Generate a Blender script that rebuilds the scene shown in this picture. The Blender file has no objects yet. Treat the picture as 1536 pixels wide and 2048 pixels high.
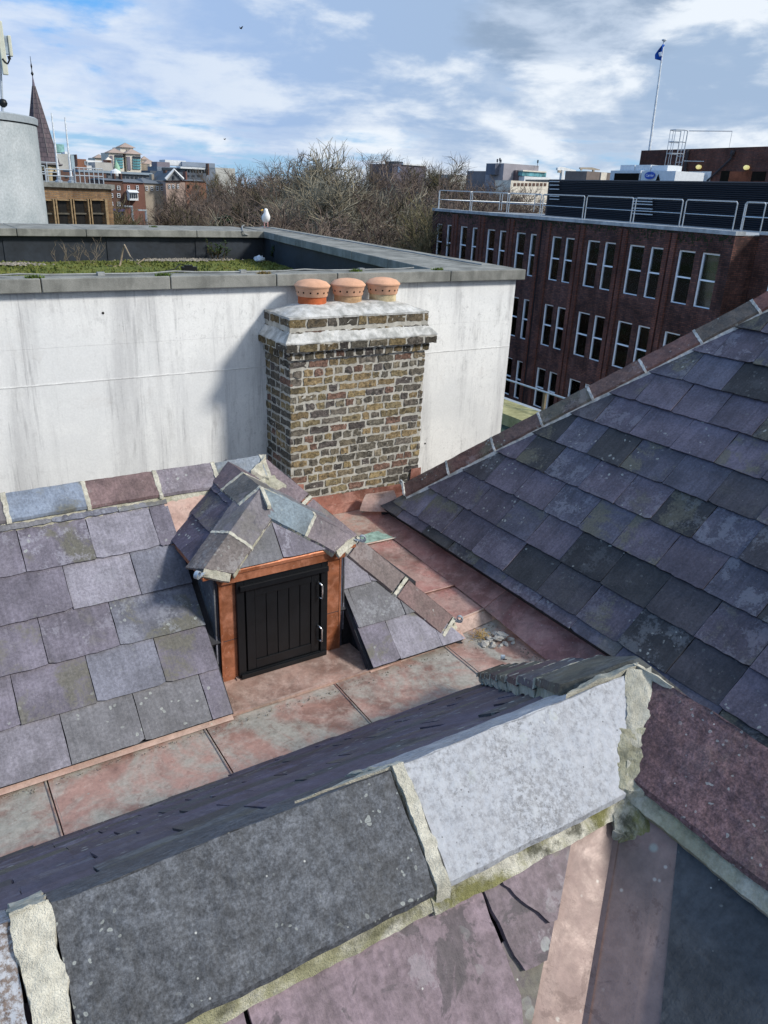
import bpy, math, random
import numpy as np
from mathutils import Vector, Matrix, noise
R_ = math.radians
sc = bpy.context.scene

# ------------------------------------------------------------------ camera
# world axes expressed in camera axes (x right, y down, z forward); camera stands at the origin
RW = np.array([[0.84731316, -0.17244716, 0.50231701],
               [-0.52954179, -0.34657018, 0.77425745],
               [0.0405696, -0.92203638, -0.38497146]])
cam_d = bpy.data.cameras.new('camera'); cam = bpy.data.objects.new('camera', cam_d)
sc.collection.objects.link(cam); sc.camera = cam
cam.matrix_world = Matrix([[RW[0, 0], -RW[0, 1], -RW[0, 2], 0], [RW[1, 0], -RW[1, 1], -RW[1, 2], 0],
                           [RW[2, 0], -RW[2, 1], -RW[2, 2], 0], [0, 0, 0, 1]])
cam_d.sensor_fit = 'HORIZONTAL'; cam_d.sensor_width = 36; cam_d.lens = 36 * 1539 / 1536
cam_d.clip_start = 0.05; cam_d.clip_end = 6000

# ------------------------------------------------------------------ sun and sky
SUN_AZ, SUN_EL = 42.0, 36.0            # degrees from -Y towards +X, elevation
sdir = Vector((math.sin(R_(SUN_AZ)) * math.cos(R_(SUN_EL)), -math.cos(R_(SUN_AZ)) * math.cos(R_(SUN_EL)), math.sin(R_(SUN_EL))))
sun_d = bpy.data.lights.new('sun', 'SUN'); sun_d.energy = 4.0; sun_d.angle = R_(9.0); sun_d.color = (1, .955, .87)
sun = bpy.data.objects.new('sun', sun_d); sc.collection.objects.link(sun)
sun.rotation_euler = sdir.to_track_quat('Z', 'Y').to_euler()

class NT:
    def __init__(s, nt): s.nt = nt
    def n(s, t, props=None, **k):
        nd = s.nt.nodes.new('ShaderNode' + t)
        if props:
            for a, b in props.items(): setattr(nd, a, b)
        for a, b in k.items():
            key = int(a[1:]) if (a[0] == 'i' and a[1:].isdigit()) else a.replace('_', ' ')
            s.set(nd, key, b)
        return nd
    def set(s, nd, key, b):
        inp = nd.inputs[key]
        if isinstance(b, bpy.types.NodeSocket): s.nt.links.new(b, inp)
        elif isinstance(b, bpy.types.Node): s.nt.links.new(b.outputs[0], inp)
        else:
            if hasattr(inp.default_value, '__len__') and len(inp.default_value) == 4 and len(b) == 3: b = tuple(b) + (1,)
            inp.default_value = b
    def math(s, op, a, b=0.0, c=0.0, clamp=False):
        return s.n('Math', dict(operation=op, use_clamp=clamp), i0=a, i1=b, i2=c).outputs[0]
    def vmul(s, v, w): return s.n('VectorMath', dict(operation='MULTIPLY'), i0=v, i1=w).outputs[0]
    def vadd(s, v, w): return s.n('VectorMath', dict(operation='ADD'), i0=v, i1=w).outputs[0]
    def noise(s, v, scale, detail=4, rough=.55, dist=0.0):
        return s.n('TexNoise', Vector=v, Scale=scale, Detail=detail, Roughness=rough, Distortion=dist).outputs[0]
    def ramp(s, f, a, b, c=0.0, d=1.0):     # smooth map a..b -> c..d
        return s.n('MapRange', dict(interpolation_type='SMOOTHSTEP'), i0=f, i1=a, i2=b, i3=c, i4=d).outputs[0]
    def mix(s, f, a, b, mode='MIX'):
        nd = s.nt.nodes.new('ShaderNodeMix'); nd.data_type = 'RGBA'; nd.blend_type = mode
        s.set(nd, 0, f); s.set(nd, 6, a); s.set(nd, 7, b)
        return nd.outputs[2]
    def grey(s, v):
        return s.n('CombineXYZ', X=v, Y=v, Z=v).outputs[0]

w = bpy.data.worlds.new('World'); sc.world = w; w.use_nodes = True
wt = NT(w.node_tree); w.node_tree.nodes.clear()
sky = wt.n('TexSky', dict(sky_type='NISHITA', sun_disc=False, sun_elevation=R_(SUN_EL),
           sun_rotation=math.atan2(sdir.x, sdir.y), altitude=10, air_density=1.3, dust_density=.6, ozone_density=2.0))
g = wt.n('TexCoord').outputs['Generated']
sep = wt.n('SeparateXYZ', Vector=g)
zz = wt.math('ADD', wt.math('MAXIMUM', sep.outputs[2], 0.0), 0.055)
px_ = wt.math('DIVIDE', sep.outputs[0], zz); py_ = wt.math('DIVIDE', sep.outputs[1], zz)
cp = wt.n('CombineXYZ', X=px_, Y=py_, Z=0.0).outputs[0]
cov = wt.noise(wt.vadd(cp, (3.1, 7.4, 0)), .55, 8, .56, .25)
g2 = wt.vmul(g, (1, 1, 3.0))
puf = wt.noise(wt.vadd(g2, (1.7, .3, .9)), 3.1, 10, .56, .25)
puf2 = wt.noise(wt.vadd(g2, (4.2, 8.3, 2.9)), 7.5, 9, .58, .2)
shd = wt.noise(wt.vadd(g2, (5.7, 2.3, 3.9)), 2.6, 8, .55, .3)
hz = wt.ramp(sep.outputs[2], .015, .13)
mask = wt.math('ADD', wt.math('MULTIPLY', cov, .30), wt.math('ADD', wt.math('MULTIPLY', puf, .50), wt.math('MULTIPLY', puf2, .20)))
right = wt.math('SUBTRACT', wt.math('MULTIPLY', sep.outputs[0], .87), wt.math('MULTIPLY', sep.outputs[1], .5))
rightness = wt.ramp(right, -.55, .35)
corner = wt.math('MULTIPLY', wt.ramp(right, -.62, -.36, 1, 0), wt.ramp(sep.outputs[2], .17, .30))
thr = wt.math('ADD', wt.math('SUBTRACT', .522, wt.math('MULTIPLY', hz, .115)), wt.math('MULTIPLY', corner, .16))
mask = wt.math('ADD', mask, wt.math('MULTIPLY', rightness, .03))
m_ = wt.n('MapRange', dict(interpolation_type='SMOOTHSTEP'), i0=wt.math('SUBTRACT', mask, thr), i1=-.03, i2=.05, i3=0.0, i4=1.0).outputs[0]
lit = wt.ramp(wt.math('ADD', wt.math('MULTIPLY', shd, .45), wt.math('MULTIPLY', puf2, .55)), .435, .575)
edge = wt.ramp(wt.math('SUBTRACT', mask, thr), .02, .10, 1.0, 0.0)
lit = wt.math('ADD', wt.math('MULTIPLY', lit, wt.math('ADD', .38, wt.math('MULTIPLY', rightness, .74))), wt.math('MULTIPLY', edge, .30), clamp=True)
cloud = wt.mix(lit, wt.mix(rightness, (2.9, 4.25, 6.9), (2.9, 3.9, 5.4)), (6.6, 7.1, 7.7))
blue = wt.mix(hz, (2.3, 4.5, 6.9), (.7, 3.3, 7.6))
skyc = wt.mix(.85, sky, blue)
bgc = wt.mix(m_, skyc, cloud)
cd = (RW @ np.array([1145. - 768, 42. - 1024, 1539.])); cd = cd / np.linalg.norm(cd)
dl = wt.n('VectorMath', dict(operation='SUBTRACT'), i0=g, i1=tuple(cd)).outputs[0]
dl = wt.n('VectorMath', dict(operation='LENGTH'), i0=wt.vmul(dl, (1.0, 1.0, 2.1))).outputs['Value']
cm_ = wt.ramp(wt.math('ADD', dl, wt.math('MULTIPLY', wt.math('SUBTRACT', puf2, .5), .16)), .075, .125, .9, 0.0)
bgc = wt.mix(cm_, bgc, wt.mix(wt.ramp(puf2, .4, .62), (2.3, 3.1, 4.3), (4.4, 5.2, 6.4)))
bg = wt.n('Background', Color=bgc, Strength=.13)
wo = wt.n('OutputWorld', Surface=bg)
sc.view_settings.view_transform = 'Standard'; sc.view_settings.look = 'None'
sc.view_settings.gamma = 1; sc.view_settings.exposure = 0.0
sc.cycles.max_bounces = 6; sc.cycles.diffuse_bounces = 3

# ------------------------------------------------------------------ placing helpers
def ray(x, y):
    d = RW @ np.array([x - 768., y - 1024., 1539.]); return Vector(d)
def hit(x, y, n, p):
    d = ray(x, y); n = Vector(n); return d * (n.dot(Vector(p)) / n.dot(d))
def onY(x, y, v): return hit(x, y, (0, 1, 0), (0, v, 0))
def onZ(x, y, v): return hit(x, y, (0, 0, 1), (0, 0, v))
def onX(x, y, v): return hit(x, y, (1, 0, 0), (v, 0, 0))
D1 = Vector((.1006, .995, 0)); NF = Vector((.995, -.1006, 0))    # the brick office block's own axes
def onF(x, y, off): return hit(x, y, NF, NF * off)
UPV = Vector((0, 0, 1))

# ------------------------------------------------------------------ mesh helpers
OL = {}
def link(o): sc.collection.objects.link(o)
def tag(o, label=None, cat=None, group=None, kind=None):
    if label: o['label'] = label
    if cat: o['category'] = cat
    if group: o['group'] = group
    if kind: o['kind'] = kind
    return o
def thing(name, label, cat, loc, group=None):
    o = bpy.data.objects.new(name, None); link(o); o.location = loc; o.empty_display_size = .1
    OL[o] = Vector(loc); return tag(o, label, cat, group)
def put(o, parent):
    link(o)
    if parent is not None: o.parent = parent

class MB:
    def __init__(s): s.v = []; s.f = []; s.c = []; s.m = []
    def add(s, vs, fs, col=(.5, .5, .5, .5), mi=0):
        b = len(s.v); s.v += [tuple(v) for v in vs]; s.f += [tuple(i + b for i in f) for f in fs]
        s.c += [col] * len(vs); s.m += [mi] * len(fs)
    def hexa(s, p, col=(.5, .5, .5, .5), mi=0):
        s.add(p, [(3, 2, 1, 0), (4, 5, 6, 7), (0, 1, 5, 4), (1, 2, 6, 5), (2, 3, 7, 6), (3, 0, 4, 7)], col, mi)
    def box(s, a, b, col=(.5, .5, .5, .5), mi=0):
        x0, y0, z0 = a; x1, y1, z1 = b
        s.hexa([(x0, y0, z0), (x1, y0, z0), (x1, y1, z0), (x0, y1, z0), (x0, y0, z1), (x1, y0, z1), (x1, y1, z1), (x0, y1, z1)], col, mi)
    def obb(s, o, a, b, c, col=(.5, .5, .5, .5), mi=0):
        o, a, b, c = Vector(o), Vector(a), Vector(b), Vector(c)
        s.hexa([o, o + a, o + a + b, o + b, o + c, o + a + c, o + a + b + c, o + b + c], col, mi)
    def prism(s, poly, d, col=(.5, .5, .5, .5), mi=0):
        d = Vector(d); n = len(poly)
        vs = [Vector(p) for p in poly]; vs = vs + [p + d for p in vs]
        s.add(vs, [tuple(range(n))[::-1], tuple(range(n, 2 * n))] + [(i, (i + 1) % n, n + (i + 1) % n, n + i) for i in range(n)], col, mi)
    def tube(s, pts, rad, n=6, col=(.5, .5, .5, .5), mi=0, caps=True):
        pts = [Vector(p) for p in pts]
        if not hasattr(rad, '__len__'): rad = [rad] * len(pts)
        vs = []; fs = []; ref = None
        for i, p in enumerate(pts):
            t = (pts[min(i + 1, len(pts) - 1)] - pts[max(i - 1, 0)]).normalized()
            if ref is None: ref = Vector((0, 0, 1)) if abs(t.z) < .9 else Vector((1, 0, 0))
            a = t.cross(ref)
            if a.length < 1e-4: a = t.orthogonal()
            a.normalize(); b = t.cross(a); ref = -b if abs(t.dot(b)) < .99 else ref
            ref = a.cross(t)
            for k in range(n):
                th = 2 * math.pi * k / n; vs.append(p + (a * math.cos(th) + b * math.sin(th)) * rad[i])
        for i in range(len(pts) - 1):
            for k in range(n):
                k2 = (k + 1) % n; fs.append((i * n + k, i * n + k2, (i + 1) * n + k2, (i + 1) * n + k))
        if caps: fs.append(tuple(range(n))[::-1]); fs.append(tuple(range((len(pts) - 1) * n, len(pts) * n)))
        s.add(vs, fs, col, mi)
    def lathe(s, c, prof, n=24, col=(.5, .5, .5, .5), mi=0, rough=0.0):
        c = Vector(c); vs = []; fs = []
        for (r, z) in prof:
            for k in range(n):
                th = 2 * math.pi * k / n
                rr = r * (1 + rough * noise.noise(Vector((math.cos(th) * 2, math.sin(th) * 2, z * 9)) + c))
                vs.append(c + Vector((rr * math.cos(th), rr * math.sin(th), z)))
        for i in range(len(prof) - 1):
            for k in range(n):
                k2 = (k + 1) % n; fs.append((i * n + k, i * n + k2, (i + 1) * n + k2, (i + 1) * n + k))
        fs.append(tuple(range(n))[::-1]); fs.append(tuple(range((len(prof) - 1) * n, len(prof) * n)))
        s.add(vs, fs, col, mi)
    def slab(s, q, down, n=8, m=4, jit=.004, bump=.002, col=(.5, .5, .5, .5), mi=0, fr=14.0, belly=0.0):
        # q = four corners (u0v0,u1v0,u1v1,u0v1) of the top face; rough edges; thickness = down vector
        q = [Vector(p) for p in q]; down = Vector(down); vs = []; fs = []
        N = (q[1] - q[0]).cross(q[3] - q[0]).normalized()
        if N.dot(down) > 0: N = -N
        du = (q[1] - q[0]).normalized(); dv = (q[3] - q[0]).normalized()
        sd = Vector((col[3] * 91.7, col[3] * 37.3, 5))
        for j in range(m + 1):
            for i in range(n + 1):
                u = i / n; v = j / m
                p = (q[0] * (1 - u) + q[1] * u) * (1 - v) + (q[3] * (1 - u) + q[2] * u) * v
                e = 0.0
                if i in (0, n): p = p + du * (1.1 * noise.noise(p * fr * .6 + sd) + .5 * noise.noise(p * fr * 2.3 + sd)) * jit * 2
                if j in (0, m): p = p + dv * (1.1 * noise.noise(p * fr * .6 + sd * 2) + .5 * noise.noise(p * fr * 2.3 + sd)) * jit * 2
                p = p + N * (noise.noise(p * fr + sd) + .5 * noise.noise(p * fr * 3.1 + sd)) * bump * 2
                if belly: p = p + N * belly * (1 - (2 * v - 1) ** 2)
                vs.append(p)
        W = n + 1
        for j in range(m):
            for i in range(n): fs.append((j * W + i, j * W + i + 1, (j + 1) * W + i + 1, (j + 1) * W + i))
        rim = [i for i in range(n + 1)] + [j * W + n for j in range(1, m + 1)] + [m * W + i for i in range(n - 1, -1, -1)] + [j * W for j in range(m - 1, 0, -1)]
        k0 = len(vs); vs += [vs[r] + down for r in rim]; L = len(rim)
        for k in range(L): fs.append((rim[k], k0 + k, k0 + (k + 1) % L, rim[(k + 1) % L]))
        fs.append(tuple(k0 + k for k in range(L)))
        s.add(vs, fs, col, mi)
    def build(s, name, mat, parent=None, smooth=False, org=None, autos=None):
        if org is None: org = OL[parent] if parent is not None else Vector((0, 0, 0))
        org = Vector(org)
        me = bpy.data.meshes.new(name)
        V = np.array(s.v, dtype=float).reshape(-1, 3)
        me.from_pydata((V - np.array(org)).tolist(), [], s.f)
        for m in (mat if isinstance(mat, (list, tuple)) else [mat]): me.materials.append(m)
        if isinstance(mat, (list, tuple)): me.polygons.foreach_set('material_index', s.m)
        ca = me.color_attributes.new('tint', 'FLOAT_COLOR', 'POINT')
        ca.data.foreach_set('color', np.array(s.c, dtype=np.float32).ravel())
        uv = me.uv_layers.new(name='UVMap')
        npoly = len(me.polygons); nrm = np.zeros(npoly * 3); me.polygons.foreach_get('normal', nrm); nrm = nrm.reshape(-1, 3)
        lt = np.zeros(npoly, dtype=int); me.polygons.foreach_get('loop_total', lt)
        li = np.zeros(len(me.loops), dtype=int); me.loops.foreach_get('vertex_index', li)
        ln = np.repeat(nrm, lt, axis=0); P = V[li]
        t = np.stack([-ln[:, 1], ln[:, 0], np.zeros(len(ln))], 1); tl = np.linalg.norm(t, axis=1); fl = tl < .3
        t[fl] = (1, 0, 0); tl[fl] = 1; t /= tl[:, None]
        u = (P * t).sum(1); v = np.where(fl, P[:, 1], P[:, 2])
        uv.data.foreach_set('uv', np.stack([u, v], 1).astype(np.float32).ravel())
        if smooth: me.polygons.foreach_set('use_smooth', [True] * npoly)
        me.update()
        o = bpy.data.objects.new(name, me); put(o, parent)
        if parent is None: o.location = org
        OL[o] = org
        if autos: 
            md = o.modifiers.new('es', 'EDGE_SPLIT'); md.split_angle = R_(autos)
        return o

# ------------------------------------------------------------------ materials
def newmat(name, rough=.8, spec=.35, metal=0.0):
    m = bpy.data.materials.new(name); m.use_nodes = True; t = NT(m.node_tree)
    b = m.node_tree.nodes['Principled BSDF']
    b.inputs['Roughness'].default_value = rough; b.inputs['Metallic'].default_value = metal
    b.inputs['Specular IOR Level'].default_value = spec
    return m, t, b
def bump(t, b, h, strength=.4, dist=.01):
    bn = t.n('Bump', Strength=strength, Distance=dist, Height=h); t.set(b, 'Normal', bn.outputs[0])
def simple(name, col, rough=.7, spec=.35, metal=0.0, var=.25, scale=6.0, bmp=0.0, bd=.004):
    m, t, b = newmat(name, rough, spec, metal)
    p = t.n('TexCoord').outputs['Object']
    n1 = t.noise(p, scale, 6, .6); n2 = t.noise(p, scale * 9, 3, .6)
    f = t.math('ADD', t.ramp(n1, .3, .7, 1 - var, 1 + var), t.ramp(n2, .3, .7, -var * .4, var * .4))
    c = t.mix(1.0, (col[0], col[1], col[2], 1), t.grey(f), 'MULTIPLY')
    t.set(b, 'Base Color', c)
    if bmp: bump(t, b, n2, bmp, bd)
    return m

def slate_mat(name, crust=0.0, grain=1.0, fine=False, stain=False):
    m, t, b = newmat(name, .62, .24)
    at = t.n('Attribute', dict(attribute_name='tint')); tint = at.outputs['Color']; sd = at.outputs['Alpha']
    p = t.n('TexCoord').outputs['Object']
    sv = t.vmul(t.n('CombineXYZ', X=sd, Y=sd, Z=sd).outputs[0], (31.0, 57.0, 83.0)); p = t.vadd(p, sv)
    def h(k): return t.math('FRACT', t.math('MULTIPLY', sd, k))
    n1 = t.noise(p, 3.2, 7, .6, .4); n2 = t.noise(p, 55, 5, .7); n3 = t.noise(t.vadd(t.vmul(t.n('TexCoord').outputs['UV'], (34, 3.2, 1)), sv), 1.0, 6, .62, .3)
    f = t.math('MULTIPLY', t.ramp(n1, .3, .7, .70, 1.34), t.ramp(n2, .25, .75, 1 - .26 * grain, 1 + .28 * grain))
    f = t.math('MULTIPLY', f, t.ramp(n3, .3, .7, .88, 1.13))
    if fine: f = t.math('MULTIPLY', f, t.math('MULTIPLY', t.ramp(t.noise(p, 46, 9, .8), .3, .7, .68, 1.34), t.ramp(t.noise(p, 210, 4, .75), .3, .7, .6, 1.5)))
    c = t.mix(1.0, tint, t.grey(f), 'MULTIPLY')
    # brown-green algae film on some
    n5 = t.noise(p, 2.3, 6, .62, .6)
    c = t.mix(t.math('MULTIPLY', t.ramp(t.math('ADD', t.math('MULTIPLY', n5, .8), t.math('MULTIPLY', n2, .2)), .49, .58), t.ramp(h(13.7), .5, .9, 0, .8)), c, t.mix(n2, (.045, .045, .038), (.19, .18, .13)))
    if stain:
        po = t.n('TexCoord').outputs['Object']; ns = t.noise(po, 7.5, 9, .62, .9)
        c = t.mix(t.ramp(ns, .53, .565, 0, .62), c, (.045, .042, .045)); c = t.mix(t.ramp(t.noise(po, 11, 8, .7, .4), .60, .64, 0, .35), c, (.33, .30, .32))
    # pale bloom
    n6 = t.noise(p, 6.5, 8, .68, .3)
    c = t.mix(t.math('MULTIPLY', t.ramp(t.math('ADD', t.math('MULTIPLY', n6, .75), t.math('MULTIPLY', n2, .25)), .51, .585), t.ramp(h(7.9), .35, .95, 0.02, .08 if fine else .62)), c, t.mix(.32, t.mix(1.0, tint, (1.9, 1.95, 1.9, 1), 'MULTIPLY'), (.27, .285, .31)))
    # crustose lichen discs
    vo = t.n('TexVoronoi', dict(feature='F1'), Vector=t.vadd(p, t.vmul(t.n('TexNoise', Vector=p, Scale=30.0, Detail=2.0).outputs[1], (.03, .03, .03))), Scale=95.0 if fine else 26.0)
    disc = t.math('MULTIPLY', t.ramp(vo.outputs['Distance'], .24, .31, 1, 0), t.ramp(vo.outputs['Distance'], .0, .2, .55, 1))
    vm = t.math('MULTIPLY', t.ramp(t.noise(p, 3.5, 3, .6), .5, .6), .55 if fine else t.ramp(h(23.3), .25, .75, .15, .75))
    on = t.ramp(t.n('SeparateXYZ', Vector=vo.outputs['Color']).outputs[0], .78 if fine else .62, .80 if fine else .66)
    c = t.mix(t.math('MULTIPLY', t.math('MULTIPLY', disc, vm), on), c, (.36, .38, .36))
    # tiny pale flecks
    v2 = t.n('TexVoronoi', dict(feature='F1'), Vector=p, Scale=48.0)
    fl = t.math('MULTIPLY', t.ramp(v2.outputs['Distance'], .05, .11, 1, 0), t.ramp(t.n('SeparateXYZ', Vector=v2.outputs['Color']).outputs[1], .86, .9))
    c = t.mix(t.math('MULTIPLY', fl, .6), c, (.6, .6, .56))
    if crust:
        n7 = t.noise(p, 105, 8, .8); n8 = t.noise(p, 9, 6, .65, .3); n9 = t.noise(p, 30, 5, .7)
        cm = t.math('MULTIPLY', t.ramp(t.math('ADD', t.math('MULTIPLY', n7, .80), t.math('ADD', t.math('MULTIPLY', n8, .10), t.math('MULTIPLY', n9, .15))), .56 - crust * .16, .68 - crust * .14), min(1, .3 + crust))
        c = t.mix(cm, c, t.mix(t.noise(p, 60, 4, .7), (.29, .30, .33), (.44, .46, .50)))
        v3 = t.n('TexVoronoi', dict(feature='F1'), Vector=p, Scale=85.0)
        pt = t.math('MULTIPLY', t.ramp(v3.outputs['Distance'], .07, .2, 1, 0), t.ramp(t.n('SeparateXYZ', Vector=v3.outputs['Color']).outputs[0], .84, .88))
        c = t.mix(t.math('MULTIPLY', pt, .8), c, (.06, .06, .06))
    t.set(b, 'Base Color', c)
    t.set(b, 'Roughness', t.ramp(n1, .3, .7, .5, .72))
    hh = t.math('ADD', t.math('MULTIPLY', n2, .45), t.math('ADD', t.math('MULTIPLY', n3, .5), t.math('MULTIPLY', n6, .6)))
    bump(t, b, hh, .75, .006)
    return m

def mortar_mat():
    m, t, b = newmat('lime_mortar', .95, .15)
    p = t.n('TexCoord').outputs['Object']
    n1 = t.noise(p, 5, 7, .65); n2 = t.noise(p, 45, 6, .7); n3 = t.noise(p, 9, 6, .7, .5)
    c = t.mix(t.ramp(n1, .35, .65), (.42, .40, .33), (.62, .59, .50))
    c = t.mix(t.ramp(n3, .56, .70, 0, .32), c, (.30, .29, .15))
    at = t.n('Attribute', dict(attribute_name='tint')).outputs['Alpha']
    c = t.mix(t.math('MULTIPLY', at, t.ramp(n3, .36, .56)), c, (.21, .20, .085))
    c = t.mix(t.math('MULTIPLY', at, t.ramp(t.noise(p, 14, 5, .7), .52, .66, 0, .8)), c, (.05, .05, .03))
    c = t.mix(1.0, c, t.grey(t.ramp(n2, .25, .75, .72, 1.25)), 'MULTIPLY')
    t.set(b, 'Base Color', c); bump(t, b, t.math('ADD', n2, t.math('ADD', t.noise(p, 170, 4, .75), t.noise(p, 420, 2, .7))), .9, .0045)
    return m

def copper_mat(name, base, pat=.5, metal=.18, rough=.5, shine=0.0):
    m, t, b = newmat(name, rough, .45, metal)
    p = t.n('TexCoord').outputs['Object']
    at = t.n('Attribute', dict(attribute_name='tint')); sd = at.outputs['Alpha']
    p = t.vadd(p, t.vmul(t.n('CombineXYZ', X=sd, Y=sd, Z=sd).outputs[0], (13.0, 7.0, 3.0)))
    n1 = t.noise(p, 1.9, 7, .62, .6); n2 = t.noise(p, 38, 5, .7); n3 = t.noise(p, 9, 7, .66, .4); n4 = t.noise(p, 2.1, 8, .64, .9)
    c = t.mix(t.ramp(n1, .36, .64), tuple(x * .72 for x in base), tuple(min(1, x * 1.35 + .03) for x in base))
    c = t.mix(t.math('MULTIPLY', t.ramp(n3, .46, .64), .45), c, tuple(x * 1.5 + .08 for x in base))
    if pat: c = t.mix(t.math('MULTIPLY', t.ramp(t.math('ADD', t.math('MULTIPLY', n4, .7), t.math('MULTIPLY', n3, .3)), .41, .575), pat), c, t.mix(n2, (.27, .285, .245), (.42, .43, .385)))
    v2 = t.n('TexVoronoi', dict(feature='F1'), Vector=p, Scale=14.0)
    v4 = t.n('TexVoronoi', dict(feature='F1'), Vector=t.vadd(p, (5, 5, 5)), Scale=42.0)
    c = t.mix(t.math('MULTIPLY', t.ramp(v4.outputs['Distance'], .08, .2, .55, 0), t.ramp(t.n('SeparateXYZ', Vector=v4.outputs['Color']).outputs[0], .80, .84)), c, (.50, .48, .44))
    c = t.mix(t.math('MULTIPLY', t.ramp(t.noise(p, 16, 9, .75, .8), .56, .62, 0, .4), 1.0), c, tuple(x * .55 for x in base))
    fl = t.math('MULTIPLY', t.ramp(v2.outputs['Distance'], .05, .16, 1, 0), t.ramp(t.n('SeparateXYZ', Vector=v2.outputs['Color']).outputs[1], .84, .9))
    c = t.mix(t.math('MULTIPLY', fl, .35), c, (.42, .55, .50))
    c = t.mix(1.0, c, t.grey(t.ramp(n2, .25, .75, .86, 1.14)), 'MULTIPLY')
    t.set(b, 'Base Color', c); t.set(b, 'Roughness', t.ramp(n3, .35, .65, rough - .08, rough + .18))
    bump(t, b, t.math('ADD', t.math('MULTIPLY', n2, .25), n1), .35, .01)
    return m

def brick_mat(name, c1, c2, mort, bw=.225, bh=.075, ms=.012, dark=.4, bumpk=.5):
    m, t, b = newmat(name, .88, .2)
    uv = t.n('TexCoord').outputs['UV']
    br = t.n('TexBrick', dict(offset=.5), Vector=uv, Color1=c1, Color2=c2, Mortar=mort, Scale=1.0, Mortar_Size=ms, Bias=0.0, Brick_Width=bw, Row_Height=bh)
    n1 = t.noise(uv, .5, 6, .65, .6); n2 = t.noise(uv, 14, 4, .6); n3 = t.noise(t.vmul(uv, (3, .35, 1)), 1.2, 5, .6)
    f = t.math('MULTIPLY', t.ramp(n1, .3, .7, 1 - dark, 1 + dark), t.ramp(n2, .3, .7, .8, 1.2))
    f = t.math('MULTIPLY', f, t.ramp(n3, .35, .65, 1 - dark * .5, 1 + dark * .3))
    t.set(b, 'Base Color', t.mix(1.0, br.outputs['Color'], t.grey(f), 'MULTIPLY'))
    return m

SL = slate_mat('slate'); SLC = slate_mat('lichened_slate', .35); SLW = slate_mat('silvery_slate', .62, 1.2)
MO = mortar_mat()
CO = copper_mat('aged_copper', (.30, .172, .138), .75)
COB = copper_mat('brown_copper', (.30, .12, .085), .12, .25, .45)
COF = copper_mat('orange_copper', (.36, .115, .045), .08, .35, .4)
COL_ = copper_mat('pink_copper', (.33, .205, .165), .2, .15, .5)
GALV = simple('galvanised_steel', (.42, .46, .50), .45, .5, .55, .15, 20)
BLACK = simple('black_paint', (.006, .007, .009), .42, .3, 0, .2, 8)
STEEL = simple('bright_steel', (.75, .76, .78), .25, .5, .9, .05)
MEMB = simple('black_membrane', (.018, .024, .034), .62, .4, 0, .35, 1.6, .2, .01)
WHITEM = simple('white_enamel', (.62, .65, .68), .45, .4, 0, .06)
TERRA = simple('terracotta', (.60, .34, .22), .85, .2, 0, .12, 9, .3, .003)
TERRAR = simple('red_terracotta', (.47, .12, .045), .8, .2, 0, .2, 12, .3, .003)
TERRAB = simple('buff_terracotta', (.47, .30, .17), .88, .2, 0, .25, 12, .3, .003)
TERRAY = simple('cream_terracotta', (.45, .37, .23), .88, .2, 0, .28, 12, .3, .003)
DECK = simple('dark_underlay', (.045, .045, .05), .9, .1)
HOLE = simple('dark_void', (.01, .008, .006), .9, .1)

def render_mat():       # painted sand-cement render with run-off stains
    m, t, b = newmat('weathered_render', .9, .15)
    p = t.n('TexCoord').outputs['Object']
    st = t.noise(t.vmul(p, (1.0, 1.0, .10)), 2.6, 8, .62, .25); s2 = t.noise(t.vmul(p, (1, 1, .2)), 9, 6, .68, .4)
    n1 = t.noise(p, .9, 7, .65, .5); n2 = t.noise(p, 60, 4, .7); n3 = t.noise(p, 7, 8, .7, .4)
    c = t.mix(t.ramp(n1, .35, .65), (.70, .705, .705), (.80, .80, .79))
    c = t.mix(t.ramp(st, .46, .68, 0, .48), c, (.38, .38, .39))
    s3 = t.noise(t.vmul(p, (1, 1, .05)), 28, 7, .7, .2)
    c = t.mix(t.math('MULTIPLY', t.ramp(s3, .50, .66, 0, .5), t.ramp(st, .42, .58)), c, (.30, .30, .31))
    spk = t.noise(p, 22, 9, .8, .6); c = t.mix(t.math('MULTIPLY', t.ramp(spk, .55, .63, 0, .4), t.ramp(n1, .42, .6)), c, (.30, .30, .30))
    c = t.mix(t.math('MULTIPLY', t.ramp(s2, .52, .70, 0, .42), t.ramp(n1, .4, .6)), c, (.30, .30, .30))
    c = t.mix(t.ramp(n3, .56, .72, 0, .3), c, (.36, .36, .36))
    c = t.mix(t.ramp(t.noise(t.vadd(p, (9, 2, 4)), 2.2, 8, .7, .6), .58, .72, 0, .2), c, (.46, .41, .37))
    c = t.mix(1.0, c, t.grey(t.ramp(n2, .25, .75, .94, 1.05)), 'MULTIPLY')
    t.set(b, 'Base Color', c); bump(t, b, t.math('ADD', n2, n3), .3, .004)
    return m
RENDER = render_mat()
def concrete_mat(name, a, b2, sc_=1.0):
    m, t, b = newmat(name, .9, .2)
    p = t.n('TexCoord').outputs['Object']
    n1 = t.noise(p, 1.6 * sc_, 7, .65, .5); n2 = t.noise(p, 50 * sc_, 4, .7); n3 = t.noise(t.vmul(p, (1, 1, .15)), 3 * sc_, 6, .6)
    c = t.mix(t.ramp(t.math('ADD', t.math('MULTIPLY', n1, .6), t.math('MULTIPLY', n3, .4)), .38, .62), a, b2)
    c = t.mix(1.0, c, t.grey(t.ramp(n2, .25, .75, .82, 1.15)), 'MULTIPLY')
    t.set(b, 'Base Color', c); bump(t, b, n2, .4, .004)
    return m
COPING = concrete_mat('coping_concrete', (.15, .152, .14), (.27, .27, .25), 2)
DRUMC = concrete_mat('drum_concrete', (.30, .34, .36), (.45, .48, .50), .25)
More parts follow.
